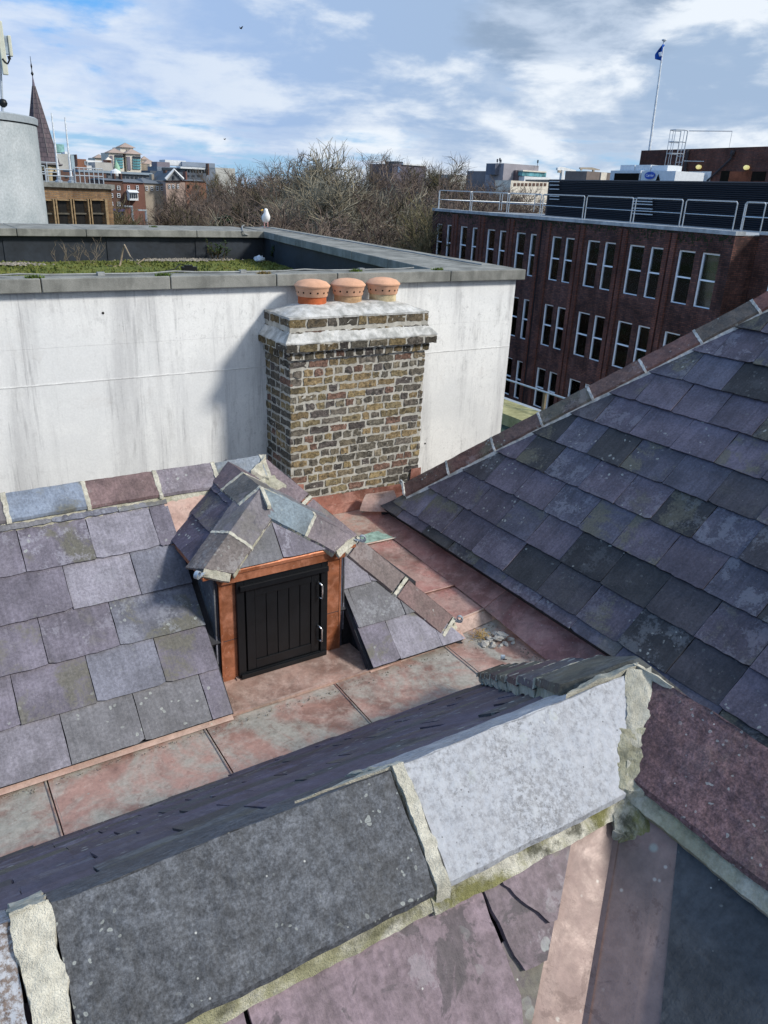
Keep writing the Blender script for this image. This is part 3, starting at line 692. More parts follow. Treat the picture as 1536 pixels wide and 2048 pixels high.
for tri in ((P_l0, Ap, Bk, P_lb), (P_r0, P_rb, Bk, Ap), (P_l0, P_r0, Ap)):
    dd.prism([p - Vector((0, 0, .034)) for p in tri], (0, 0, .022))
dd.build('roof_deck', COF, dor)
md = MB()
nl = (P_lb - P_l0).cross(Ap - P_l0).normalized(); nl = nl if nl.z > 0 else -nl
nr = Vector((-nl.x, nl.y, nl.z)); nf = (P_r0 - P_l0).cross(Ap - P_l0).normalized(); nf = nf if nf.z > 0 else -nf
lift = Vector((0, 0, .045)); TA = Ap + lift; 
wdl = wingdir((0, 1, 0), nl, (-1, 0, 0)); wdr = wingdir((0, 1, 0), nr, (1, 0, 0))
mid = TA.lerp(Bk + lift + Vector((0, .09, 0)), .5); bk2 = Bk + lift + Vector((0, .09, 0))
ridge_tile(dor, TA + Vector((0, .03, 0)), mid - Vector((0, .01, 0)), wdl, wdr, .20, (.10, .095, .092, .44), SL, shifts=(-.0, 0, 0, 0), n=16, m=6)
ridge_tile(dor, mid + Vector((0, .01, 0)), bk2, wdl, wdr, .20, (.12, .09, .10, .18), SL, n=16, m=6)
joint(md, mid, (0, 1, 0), wdl, wdr, .20, .013, 1, lift=.005); joint(md, TA + Vector((0, .012, 0)), (0, 1, 0), wdl, wdr, .20, .016, 2, lift=.004)
strip(md, TA + wdl * .198, bk2 + wdl * .198, wdl * .03 - nl * .05, 3, seg=.02, jit=.006, bmp=.005, th=-nl * .04)
strip(md, TA + wdr * .198, bk2 + wdr * .198, wdr * .03 - nr * .05, 3, seg=.02, jit=.006, bmp=.005, th=-nr * .04)
for sgn, P0, ns, seeds, cols in ((-1, P_l0, nl, 5, [(.165, .15, .165, .27), (.14, .12, .115, .62)]), (1, P_r0, nr, 6, [(.155, .19, .215, .15), (.15, .125, .135, .81)])):
    T1 = P0 + lift + Vector((0, -.0, .0)); d_ = (T1 - TA).normalized()
    wf = wingdir(d_, nf, (-sgn, -1, 0)); ws = wingdir(d_, ns, (sgn, 1, 0)); m_1 = TA.lerp(T1, .56)
    wd = .185
    ridge_tile(dor, TA + d_ * .012, m_1 - d_ * .008, wf, ws, wd, cols[0], SL, shifts=(.095, 0, 0.06, 0), n=16, m=6, label=('pale blue hip tile' if sgn > 0 else None))
    ridge_tile(dor, m_1 + d_ * .008, T1 - d_ * .02, wf, ws, wd, cols[1], SL, shifts=(0, -.09, 0, -.0), n=16, m=6)
    joint(md, m_1, d_, wf, ws, wd, .011, 7, lift=.004, jit=.004)
    strip(md, TA + d_ * .10 + wf * .183, T1 - d_ * .10 + wf * .183, wf * .022 - nf * .035, 8, seg=.02, jit=.004, bmp=.004, th=-nf * .03, moss=.35)
    md.slab((T1 + wf * .165 - d_ * .115, T1 - d_ * .02, T1 + d_ * .01 - Vector((0, 0, .030)), T1 + wf * .175 - d_ * .07 - Vector((0, 0, .035))), -nf * .03, 16, 6, .003, .003, (.5, .5, .5, .1), fr=26)
    hook(dor, T1 + d_ * .055 + Vector((0, 0, -.005)), d_ + UPV * .25, UPV, .026)
md.slab((TA + Vector((-.012, -.01, .004)), TA + Vector((.012, -.01, .004)), TA + Vector((.014, -.135, -.085)), TA + Vector((-.014, -.135, -.085))), (0, 0, -.03), 4, 10, .003, .002, (.5, .5, .5, .1))
md.build('mortar_bedding', MO, dor, smooth=True, autos=48)
# front frame in copper and the door
fz0, fz1 = -3.345, DEZ - .02
dx0, dx1, dz0, dz1 = 1.715, 2.432, -3.335, -2.525
fr_ = MB()
fr_.box((DX0, DY, fz0), (dx0, DY + .06, fz1 - .085), (.5, .5, .5, .3)); fr_.box((dx1, DY, fz0), (DX1 - .03, DY + .06, fz1 - .085), (.5, .5, .5, .6))
fr_.box((DX0 - .012, DY - .034, fz1 - .082), (DX1 - .018, DY + .055, fz1 + .012), (.5, .5, .5, .8)); fr_.box((DX0 - .02, DY - .040, fz1 - .010), (DX1 - .01, DY - .0345, fz1 + .003), (.5, .5, .5, .1))
fr_.box((DX0 - .004, DY - .0035, fz0 + .06), (DX0 + .012, DY - .0005, fz1 - .09), (.5, .5, .5, .2)); fr_.box((DX1 - .045, DY - .0035, fz0 + .06), (DX1 - .032, DY - .0005, fz1 - .09), (.5, .5, .5, .2))
fr_.build('frame', COF, dor)
rc = random.Random(8)
zc = -3.33
for (xa, sx) in ((DX0 - .02, -1), (DX1 - .005, 1)):
    ck = MB()
    q = [Vector((xa, DY + .02, -3.33)), Vector((xa, 5.25, DEZ - .03)), Vector((xa, DY + .02, DEZ - .03))]
    ck.prism(q, (.03 * -sx * .5, 0, 0), (.06, .065, .085, .3))
    for r in range(4):                                 # slate hung cheek courses
        z0 = DEZ - .05 - (r + 1) * .235; z1 = z0 + .235
        yb0 = EY + (z0 - EZ) / T43; yb1 = EY + (z1 - EZ) / T43
        ya = DY + .012
        if yb1 < ya: continue
        w1 = ya
        while w1 < yb1:
            w2 = min(w1 + .3, yb1 + .02); zb = max(z0, EZ + (w1 - EY) * T43 - .02)
            ck.prism([Vector((xa + sx * .004, w1 + .002, max(z0, -3.33))), Vector((xa + sx * .004, w2 - .002, max(z0, -3.33))), Vector((xa + sx * .004, w2 - .002, z1)), Vector((xa + sx * .004, w1 + .002, z1))], (sx * .010, 0, 0), tint(rc, ['dark', 'blue']))
            w1 = w2
    ck.build('cheek', SL, dor)
core = MB(); core.prism([Vector((DX0 + .01, DY + .05, -3.34)), Vector((DX0 + .01, 5.6, -2.3)), Vector((DX0 + .01, 5.3, DEZ - .06)), Vector((DX0 + .01, DY + .05, DEZ - .06))], (DX1 - DX0 - .03, 0, 0)); core.build('core', HOLE, dor)
ap = MB()
def sheet(mb, pts, col=(.5, .5, .5, .4), th=.004, n=10, m=4, bp=.0012):
    mb.slab(pts, (0, 0, -th), n, m, .0005, bp, col, fr=6)
sheet(ap, ((1.50, 4.14, -3.352), (2.70, 4.14, -3.352), (2.66, DY + .02, -3.325), (1.50, DY + .02, -3.325)), n=16, m=6)
ap.slab(((dx0 - .02, DY - .03, -3.322), (dx1 + .02, DY - .03, -3.322), (dx1 + .02, DY + .01, -3.312), (dx0 - .02, DY + .01, -3.312)), (0, 0, -.012), 20, 3, .002, .001)
ap.slab(((1.50, 4.135, -3.338), (2.90, 4.135, -3.338), (2.90, 4.155, -3.336), (1.50, 4.155, -3.336)), (0, 0, -.02), 20, 2, .0005, .0005)
ap.build('apron', COL_, dor)
vg = MB()                                              # valley sheet between roof and dormer, upper left
vg.slab((Vector((1.44, 4.98, -2.497)), Vector((1.54, 4.96, -2.512)), Vector((1.93, 5.40, -2.10)), Vector((1.50, 5.33, -2.17))), -nF * .004, 12, 12, .001, .001, (.5, .5, .5, .55), fr=6)
for q in ((Vector((1.56, 4.52, -3.30)), Vector((1.53, 5.1, -2.44))),):
    vg.tube([q[0] + nF * .012, q[0].lerp(q[1], .5) + nF * .012, q[1] + nF * .012], .016, 6)
vg.build('valley_flashing', COL_, dor)
# the door
dr = MB(); rails = []
dr.box((dx0, DY - .004, dz0), (dx1, DY + .02, dz1))
dr.box((dx0 + .0, DY - .026, dz0), (dx0 + .055, DY - .0045, dz1)); dr.box((dx1 - .055, DY - .026, dz0), (dx1, DY - .0045, dz1))
dr.box((dx0 + .056, DY - .0255, dz0), (dx1 - .056, DY - .0045, dz0 + .05)); dr.box((dx0 + .056, DY - .0255, dz1 - .05), (dx1 - .056, DY - .0045, dz1))
dr.box((dx0 + .02, DY - .05, dz1 - .075), (dx1 - .005, DY - .027, dz1 - .035)); dr.box((dx0 + .012, DY - .045, dz0 + .012), (dx1 - .01, DY - .027, dz0 + .048))
dr.box((dx0 + .07, DY - .022, dz0 + .06), (dx0 + .135, DY - .0045, dz1 - .06)); dr.box((dx1 - .135, DY - .022, dz0 + .06), (dx1 - .07, DY - .0045, dz1 - .06))
dr.box((dx0 + .136, DY - .0215, dz0 + .06), (dx1 - .136, DY - .0045, dz0 + .135)); dr.box((dx0 + .136, DY - .0215, dz1 - .15), (dx1 - .136, DY - .0045, dz1 - .06))
bw_ = (dx1 - dx0 - .272) / 5
for i in range(5): dr.box((dx0 + .136 + bw_ * i + .0025, DY - .014, dz0 + .136), (dx0 + .136 + bw_ * (i + 1) - .0025, DY - .0042, dz1 - .151))
door = dr.build('door', BLACK, dor)
mdv = door.modifiers.new('b', 'BEVEL'); mdv.width = .0025; mdv.segments = 2
for zc in (dz0 + .20, dz1 - .24):
    hb_ = MB(); X = dx1 - .062
    hb_.tube([(X - .02, DY - .026, zc + .085), (X - .012, DY - .055, zc + .078), (X, DY - .06, zc + .06), (X, DY - .06, zc - .045)], .0065, 8)
    hb_.tube([(X, DY - .06, zc - .045), (X - .015, DY - .026, zc - .045)], .005, 6)
    hb_.build('handle', STEEL, door, smooth=True)

# ================================================================== D. copper gutters
gut = thing('copper_gutter', 'brown and green stained copper valley gutter running between the slate roofs', 'gutter', (2, 3.8, -3.4))
GZ = -3.36
def panel(x0, x1, y0, y1, z, zz_, sd, name='copper_panel', mat=CO):
    mb = MB(); q = ((x0, y0, z), (x1, y0, z), (x1, y1, zz_), (x0, y1, zz_))
    mb.slab(q, (0, 0, -.006), 20, 14, .0005, .0016, (.5, .5, .5, sd), fr=4)
    return mb, name, mat
sx = [-2.6, -1.67, -.67, .33, 1.325, 2.325, 3.335]
for i in range(6):
    st = (5 - i) * .006
    mb, nm, mt = panel(sx[i] + .005, sx[i + 1] - .005, 3.42, 4.17, GZ - st, GZ - st + .004, .13 + .17 * i)
    # welted seam at the right end: rounded roll
    X = sx[i + 1]
    mb.tube([(X - .010, 3.42, GZ - st + .004), (X - .010, 4.14, GZ - st + .006)], .007, 8, (.5, .5, .5, .2)); mb.tube([(X + .016, 3.42, GZ - st + .004), (X + .016, 4.14, GZ - st + .006)], .003, 6, (.5, .5, .5, .2))
    mb.build(nm, mt, gut)
mb, nm, mt = panel(3.335, 3.98, 3.0, 4.30, GZ, GZ + .004, .85); mb.build(nm, mt, gut)
mb = MB(); sheet(mb, ((3.335, -3, GZ - .002), (4.1, -3, GZ - .002), (4.1, 3.05, GZ - .002), (3.335, 3.05, GZ - .002))); mb.build('copper_panel', CO, gut)
# angled fillet under the left eaves
mb = MB(); mb.slab(((-2.6, 4.10, GZ + .002), (1.52, 4.10, GZ + .008), (1.52, 4.17, GZ + .05), (-2.6, 4.17, GZ + .045)), (0, .01, -.004), 60, 3, .0005, .0012, (.5, .5, .5, .25), fr=5)
mb.slab(((2.62, 4.12, GZ + .008), (3.55, 4.16, GZ + .008), (3.55, 4.24, GZ + .05), (2.62, 4.20, GZ + .05)), (0, .01, -.004), 20, 3, .0005, .0012, (.5, .5, .5, .25), fr=5)
mb.build('eaves_fillet', COL_, gut)
# drip step and the channel climbing to the chimney
mb = MB(); mb.slab(((3.28, 4.20, GZ + .01), (4.05, 4.30, GZ + .01), (4.05, 4.40, GZ + .075), (3.28, 4.30, GZ + .075)), (0, .01, -.004), 16, 4, .0005, .001, (.5, .5, .5, .4), fr=5)
mb.tube([(3.28, 4.302, GZ + .078), (3.86, 4.375, GZ + .078), (3.93, 4.38, GZ + .085)], .010, 8, (.5, .5, .5, .4)); mb.build('drip_step', COL_, gut)
ch = [(4.30, 4.81, GZ + .08, GZ + .095), (4.81, 5.83, GZ + .110, GZ + .140), (5.83, 6.62, GZ + .155, GZ + .185)]
for i, (y0, y1, z0, z1) in enumerate(ch):
    mb = MB(); mb.slab(((3.2, y0, z0), (3.93, y0 + (.08 if i == 0 else 0), z0), (3.93, y1, z1), (3.2, y1, z1)), (0, 0, -.006), 16, 16, .0005, .0016, (.5, .5, .5, (.66, .30, .93)[i]), fr=4)
    if i: mb.tube([(3.2, y0, z0 + .004), (3.93, y0 - .01, z0 + .004)], .009, 6, (.5, .5, .5, .6))
    mb.build('copper_panel', copper_mat('channel_copper', (.30, .135, .115), .30) if i == 0 else CO if i == 2 else bpy.data.materials['channel_copper'], gut)
vd = MB(); vd.slab(((3.3, 5.84, GZ + .163), (3.90, 5.84, GZ + .163), (3.84, 6.02, GZ + .172), (3.42, 5.97, GZ + .170)), (0, 0, -.003), 14, 8, .012, .0005, fr=12)
vd.build('verdigris_stain', simple('verdigris', (.24, .34, .29), .85, .2, 0, .35, 14), gut)
# upstand below the right-hand eaves
mb = MB(); usz = lambda y: GZ + (0 if y < 4.36 else .085 + (y - 4.38) * .042)
for i, (y0, y1) in enumerate(((-3.0, 3.3), (3.3, 4.37), (4.37, 5.3), (5.3, 6.45))):
    mb.slab(((3.90, y0, usz(y0 + .02) + .006 + .001 * i), (3.90, y1 + .02, usz(y1 - .01) + .006 + .001 * i), (4.15, y1 + .02, -3.14 + .001 * i), (4.15, y0, -3.14 + .001 * i)), (.004, 0, -.004), 30, 5, .0003, .0018, (.5, .5, .5, .3 + .1 * i), fr=5)
mb.box((-2.6, 3.3, GZ - .12), (3.33, 4.2, GZ - .05)); mb.box((3.2, -3, GZ - .12), (4.6, 6.6, GZ - .012))
mb.build('upstand', copper_mat('shaded_copper', (.27, .115, .10), .15), gut)

# rubble and nest straw lying on the copper
rs = random.Random(21); STN = simple('broken_mortar', (.36, .34, .31), .95, .15, 0, .2, 12, .6, .004)
rub = [(3.62, 4.02, .045), (3.70, 4.06, .05), (3.77, 4.00, .05), (3.66, 3.95, .035), (3.84, 4.02, .055), (3.74, 3.93, .03), (3.80, 3.93, .035), (3.90, 3.97, .035), (3.69, 4.00, .032), (3.58, 4.00, .025), (3.88, 3.91, .025), (3.80, 4.07, .04)]
wh = ['leftmost', 'rearmost', 'central', 'low front left', 'largest', 'small front', 'front middle', 'right-hand', 'half buried', 'smallest outlying', 'far right', 'upper right']
for i, (x, y, r) in enumerate(rub):
    x = 3.735 + (x - 3.735) * .82; y = 4.0 + (y - 4.0) * .85; r *= .78
    mb = MB(); bm = []; n_ = 7; prof = []
    for j in range(5):
        for k_ in range(n_):
            ph = math.pi * (j + .5) / 5; th = 2 * math.pi * k_ / n_
            v = Vector((math.sin(ph) * math.cos(th) * 1.25, math.sin(ph) * math.sin(th) * .8, math.cos(ph) * .6))
            v.z *= .75; v *= r * (1 + .75 * noise.noise(v * 2 + Vector((i * 7, 0, 0)))); v.rotate(Matrix.Rotation(i * 1.3, 3, 'Z')); bm.append(v + Vector((x, y, GZ + r * .48 + (.02 if i in (2, 4, 11) else 0))))
    fs = [(j * n_ + k_, (j + 1) * n_ + k_, (j + 1) * n_ + (k_ + 1) % n_, j * n_ + (k_ + 1) % n_) for j in range(4) for k_ in range(n_)] + [tuple(range(n_)), tuple(range(4 * n_, 5 * n_))[::-1]]
    mb.add(bm, fs, (.5, .5, .5, rs.random()))
    o = mb.build('mortar_lump', STN, None, org=(x, y, GZ)); tag(o, f'{wh[i]} lump of broken grey mortar in the heap on the copper', 'rubble', 'lumps of broken mortar on the copper gutter')
mb = MB()
for i in range(70):
    a = rs.uniform(0, 6.28); x = 3.66 + rs.gauss(0, .035); y = 4.12 + rs.gauss(0, .022); z = GZ + .01 + rs.random() * .045; l = rs.uniform(.02, .06)
    mb.tube([(x, y, z), (x + math.cos(a) * l * .5, y + math.sin(a) * l * .5, z + rs.uniform(0, .02)), (x + math.cos(a) * l, y + math.sin(a) * l, z - .004)], .0016, 3, caps=False)
tag(mb.build('straw_tuft', simple('dry_straw', (.42, .26, .07), .9, .1, 0, .4, 30), None, org=(3.66, 4.12, GZ)), 'tuft of orange straw behind the mortar rubble on the copper', 'straw')

mb = MB(); rq = random.Random(77)
for i in range(420):
    q = rq.random()
    if q < .4: x, y, z = rq.uniform(-.3, 3.3), 4.085 - abs(rq.gauss(0, .035)), GZ - .012
    elif q < .7: x, y, z = 3.89 - abs(rq.gauss(0, .05)), rq.uniform(3.2, 4.3), GZ + .004
    elif q < .85: x, y, z = rq.gauss(3.75, .16), rq.gauss(4.02, .10), GZ + .004
    else: x, y, z = 3.88 - abs(rq.gauss(0, .06)), rq.uniform(4.9, 6.4), GZ + .16
    if q < .4: z = GZ - st * 0 + .004
    r = rq.uniform(.0025, .007); mb.add([(x - r, y, z), (x, y - r, z), (x + r, y, z), (x, y + r, z), (x + r * .3, y, z + r)], [(0, 1, 4), (1, 2, 4), (2, 3, 4), (3, 0, 4)])
tag(mb.build('grit', simple('roof_grit', (.16, .14, .11), .95, .1, 0, .5, 40), None, org=(2, 4.1, GZ)), 'loose grit and crumbs of mortar scattered along the copper gutter', 'grit', kind='stuff')

# ================================================================== E. the big slate roof on the right
big = thing('slate_roof', 'large dark purple slate roof rising to the right with a long hip of brown tiles', 'roof', (5.5, 3, -3.2))
EXb, EZb = 4.055, -3.075; nb = Vector((-s43, 0, c43))
oE = Vector((EXb, 6.30, EZb)); VE = Vector((c43, 0, s43)); UE = Vector((0, -1, 0))
hk = 1.984 / 2.146 * c43                 # how far the hip edge walks along -Y per metre of slope
Lb = 6.2; polyE = [(.0, 0), (9.0, 0), (9.0, Lb), (.03 + hk * Lb, Lb)]
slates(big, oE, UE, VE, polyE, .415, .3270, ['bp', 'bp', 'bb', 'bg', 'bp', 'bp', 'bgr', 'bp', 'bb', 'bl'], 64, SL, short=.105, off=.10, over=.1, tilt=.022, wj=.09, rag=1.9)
dkb = MB(); uvdeck(dkb, oE, UE, VE, polyE, .08)
# the hidden hip end (faces the white wall)
he = [Vector((EXb, 6.30, EZb)), Vector((EXb + 5.2, 6.30, EZb)), Vector((EXb + 5.2, 6.30 - 4.2, EZb + 4.2)), Vector((EXb + Lb * c43, 6.30 - .03 - hk * Lb, EZb + Lb * s43))]
dkb.prism([p - Vector((0, 0, .10)) for p in he], (0, 0, .06)); dkb.build('roof_deck', DECK, big)
dhb = Vector((2.146, -1.984, 2.0)).normalized(); wn = wingdir(dhb, nb, (0, -1, -1)); nfar = Vector((0, s43, c43)); wf_ = wingdir(dhb, nfar, (1, 1, 0))
B0 = Vector((4.216, 6.065, -2.923)) - wn * .185 + nb * .055
mb = MB(); bc = [(.125, .072, .062, .2), (.13, .07, .06, .5), (.115, .075, .068, .8), (.10, .078, .07, .35), (.13, .078, .066, .62), (.14, .075, .065, .15), (.095, .078, .066, .9), (.17, .075, .062, .44), (.13, .08, .07, .7), (.14, .09, .08, .25), (.12, .08, .07, .3)]
for i in range(11):
    a = B0 + dhb * (i * .52 + .008); b_ = B0 + dhb * ((i + 1) * .52 - .010)
    ridge_tile(big, a + nb * .0, b_ + nb * .0, wn, wf_, .175, bc[i], SL, n=14, m=5)
    joint(mb, B0 + dhb * (i + 1) * .52, dhb, wn, wf_, .175, .012, i, lift=.004, jit=.004)
strip(mb, B0 + wn * .172 - nb * .012, B0 + dhb * 5.7 + wn * .172 - nb * .012, wn * .035 - nb * .03, 33, seg=.03, jit=.005, bmp=.003, th=-nb * .03)
joint(mb, B0 + dhb * .0, dhb, wn, wf_, .17, .01, 44, lift=-.004)
mb.build('mortar_bedding', CEMENT, big)
hook(big, B0 - dhb * .02 + Vector((0, 0, .0)), -dhb * .5 + UPV * .6, UPV, .024)
sd_ = MB(); sd_.slab((Vector((3.86, 6.42, -3.12)), Vector((4.20, 6.15, -3.10)), Vector((4.24, 6.36, -2.93)), Vector((3.98, 6.50, -2.98))), (0, 0, -.004), 10, 6, .003, .004, (.5, .5, .5, .7), fr=8, belly=.03)
sd_.build('saddle_flashing', COL_, big)

# ================================================================== F. chimney stack
chm = thing('chimney_stack', 'old brick chimney stack with white cement top and three clay pots against the white wall', 'chimney', (3.93, 6.9, -3.2))
BRK, tb, bb_ = newmat('handmade_brick', .92, .15)
at = tb.n('Attribute', dict(attribute_name='tint')); pq = tb.n('TexCoord').outputs['Object']
n1 = tb.noise(pq, 26, 6, .7); n2 = tb.noise(pq, 90, 4, .7); n3 = tb.noise(pq, 14, 6, .65, .6)
cc = tb.mix(1.0, at.outputs['Color'], tb.grey(tb.math('MULTIPLY', tb.ramp(n1, .3, .7, .5, 1.5), tb.ramp(n2, .3, .7, .8, 1.2))), 'MULTIPLY')
cc = tb.mix(tb.ramp(n3, .52, .62, 0, .6), cc, (.035, .035, .032)); cc = tb.mix(tb.ramp(tb.noise(pq, 33, 7, .7), .60, .68, 0, .55), cc, (.42, .40, .36))
tb.set(bb_, 'Base Color', cc); bump(tb, bb_, tb.math('ADD', n1, n2), .8, .006)
PNT = concrete_mat('grey_pointing', (.34, .325, .29), (.50, .48, .43), 6)
BP_ = [(.05, .05, .047), (.075, .07, .06), (.24, .18, .09), (.20, .145, .075), (.15, .12, .08), (.14, .075, .06), (.11, .10, .09), (.10, .095, .08), (.06, .055, .06), (.15, .13, .095), (.18, .145, .08)]
rb = random.Random(17); core = MB(); br = MB()
cx0, cx1, cy0, cy1 = 3.15, 4.70, 6.60, 7.16
def course(x0, x1, y0, y1, z0, h, pr=.004, dark=.0, ms=.025, hd=False):
    for face in range(3):       # front, left, right
        L = (x1 - x0) if face == 0 else (y1 - y0); u = rb.uniform(-.1, 0) if face == 0 else 0.0
        while u < L - .02:
            l = (.112 if hd or rb.random() < .22 else .222) * rb.uniform(.93, 1.06); a = max(u, 0) + (0 if u <= 0 else ms / 2); b_ = min(u + l, L); b_ = b_ - (0 if b_ >= L - .004 else ms / 2); u += l
            if b_ - a < .03: continue
            zt = z0 + h - ms * rb.uniform(.75, 1.1); zb = z0 + rb.uniform(-.004, .006)
            col = rb.choice(BP_); k_ = rb.uniform(1.0, 1.5) * (1 - dark); col = tuple(.72 * q_ + .28 * r_ for q_, r_ in zip(col, (.135, .11, .08))); col = (col[0] * k_, col[1] * k_, col[2] * k_, rb.random())
            pp = pr + rb.uniform(-.002, .004)
            if face == 0: q = ((x0 + a, y0 - pp, zb), (x0 + b_, y0 - pp, zb), (x0 + b_, y0 - pp, zt), (x0 + a, y0 - pp, zt)); dn = (0, .03, 0)
            elif face == 1: q = ((x0 - pp, y0 + b_, zb), (x0 - pp, y0 + a, zb), (x0 - pp, y0 + a, zt), (x0 - pp, y0 + b_, zt)); dn = (.03, 0, 0)
            else: q = ((x1 + pp, y0 + a, zb), (x1 + pp, y0 + b_, zb), (x1 + pp, y0 + b_, zt), (x1 + pp, y0 + a, zt)); dn = (-.03, 0, 0)
            br.slab(q, dn, 8, 3, .0065, .0030, col, fr=34)
CH = .0835; ztop = -1.515; nrow = 20
core.box((cx0, cy0, -3.3), (cx1, cy1, ztop))
for i in range(nrow): course(cx0, cx1, cy0, cy1, ztop - (i + 1) * CH, CH, hd=(i % 4 == 1))
core.box((cx0 - .03, cy0 - .03, ztop + .001), (cx1 + .03, cy1, ztop + .085)); course(cx0 - .03, cx1 + .03, cy0 - .03, cy1, ztop + .004, .084, dark=.4, hd=True)
core.box((cx0 - .075, cy0 - .075, ztop + .086), (cx1 + .085, cy1, ztop + .170)); course(cx0 - .075, cx1 + .085, cy0 - .075, cy1, ztop + .088, .086, dark=.4)
uz = ztop + .25
core.box((cx0 - .005, cy0 - .005, ztop + .171), (cx1 + .015, cy1, uz + .145)); course(cx0 - .005, cx1 + .015, cy0 - .005, cy1, uz - .02, .05, dark=.2); course(cx0 - .005, cx1 + .015, cy0 - .005, cy1, uz + .052, .095, dark=.3)
core.build('pointing', PNT, chm); br.build('brickwork', BRK, chm)
cm_ = MB()    # cement weathering on the corbel and the flaunching
z0 = ztop + .172
for q in ((((cx0 - .08, cy0 - .08, z0)), (cx1 + .09, cy0 - .08, z0), (cx1 + .02, cy0 - .004, z0 + .085), (cx0 - .01, cy0 - .004, z0 + .085)),
          (((cx0 - .08, cy1, z0)), (cx0 - .08, cy0 - .08, z0), (cx0 - .01, cy0 - .004, z0 + .085), (cx0 - .01, cy1, z0 + .085)),
          (((cx1 + .09, cy0 - .08, z0)), (cx1 + .09, cy1, z0), (cx1 + .02, cy1, z0 + .085), (cx1 + .02, cy0 - .004, z0 + .085))):
    cm_.slab(q, (0, 0, -.012), 40, 4, .006, .003, (.5, .5, .5, 0), fr=14)
nx, ny = 48, 18; vs = []; fs = []
for j in range(ny + 1):
    for i in range(nx + 1):
        x = cx0 - .012 + (cx1 - cx0 + .034) * i / nx; y = cy0 - .012 + (cy1 - cy0 + .02) * j / ny
        e = min(1, min(i, nx - i) / nx * (cx1 - cx0) / .36); f_ = min(1, min(j, ny - j) / ny * (cy1 - cy0) / .22)
        z = uz + .142 + .092 * math.sin(min(e, 1) * math.pi / 2) ** .9 * math.sin(f_ * math.pi / 2) ** .9 + noise.noise(Vector((x * 7, y * 7, 0))) * .008 + noise.noise(Vector((x * 25, y * 25, 4))) * .003
        vs.append((x, y, z))
for j in range(ny):
    for i in range(nx): fs.append((j * (nx + 1) + i, j * (nx + 1) + i + 1, (j + 1) * (nx + 1) + i + 1, (j + 1) * (nx + 1) + i))
cm_.add(vs, fs); cm_.box((cx0 - .01, cy0 - .01, uz + .125), (cx1 + .02, cy1, uz + .141)); cm_.build('flaunching', CEMENT, chm, smooth=False)
for i, (px, py, mt, col) in enumerate(((624.5, 553, TERRAR, 'orange red'), (696.5, 551, TERRAB, 'buff'), (766.5, 549, TERRAY, 'cream'))):
    c = onY(px, py + 8, 6.90); c.y = 6.90; zb = -1.09; r = .138; zc_ = c.z - .140
    mb = MB(); mb.lathe((c.x, c.y, 0), [(r - .02, zb), (r, zb + .001), (r, zc_), (r - .03, zc_ + .001)], 40, rough=.01)
    pot = mb.build('chimney_pot', mt, chm, smooth=True, autos=40); pot['label'] = f'{col} clay chimney pot'
    mb = MB(); R1 = r * 1.09; R2 = r * 1.27
    mb.lathe((c.x, c.y, 0), [(r - .02, zc_ - .004), (R1 - .004, zc_ - .004), (R1, zc_ + .004), (R1 + .012, zc_ + .068), (R2 - .008, zc_ + .080), (R2, zc_ + .088), (R2, zc_ + .100), (R2 - .010, zc_ + .108), (R2 * .8, zc_ + .130), (R2 * .5, zc_ + .146), (R2 * .2, zc_ + .153), (.002, zc_ + .154)], 40)
    for k_ in range(14):
        th = 2 * math.pi * k_ / 14 + .1; d_ = Vector((math.cos(th), math.sin(th), 0)); p = Vector((c.x, c.y, zc_ + .038)) + d_ * (R1 + .0)
        mb.tube([p - d_ * .01, p + d_ * .0085], .0085, 10, mi=1)
    mb.build('cap', [TERRA, HOLE], pot, smooth=True, autos=35)
fl = MB()
fl.slab((Vector((cx0 - .02, cy0 - .018, -3.165)), Vector((cx1 + .10, cy0 - .018, -3.165)), Vector((cx1 + .10, cy0 - .012, -2.985)), Vector((cx0 - .02, cy0 - .012, -2.945))), (0, .008, 0), 60, 6, .002, .005, (.5, .5, .5, .35), fr=5)
fl.slab((Vector((cx0 + .05, cy0 - .035, -3.175)), Vector((cx1 + .05, cy0 - .035, -3.175)), Vector((cx1 + .05, cy0 - .022, -3.075)), Vector((cx0 + .05, cy0 - .022, -3.075))), (0, .006, 0), 40, 4, .001, .003, (.5, .5, .5, .8), fr=5)
fl.slab((Vector((cx1 - .12, cy0 - .024, -2.99)), Vector((cx1 + .03, cy0 - .024, -2.99)), Vector((cx1 + .03, cy0 - .024, -2.82)), Vector((cx1 - .10, cy0 - .024, -2.82))), (0, .008, 0), 6, 4, .002, .003, (.5, .5, .5, .2), fr=5)
fl.slab((Vector((cx0 - .03, cy0 - .026, -2.90)), Vector((cx0 + .13, cy0 - .026, -2.94)), Vector((cx0 + .13, cy0 - .026, -2.78)), Vector((cx0 - .03, cy0 - .026, -2.76))), (0, .008, 0), 6, 4, .002, .003, (.5, .5, .5, .2), fr=5)
fl.build('base_flashing', COB, chm)

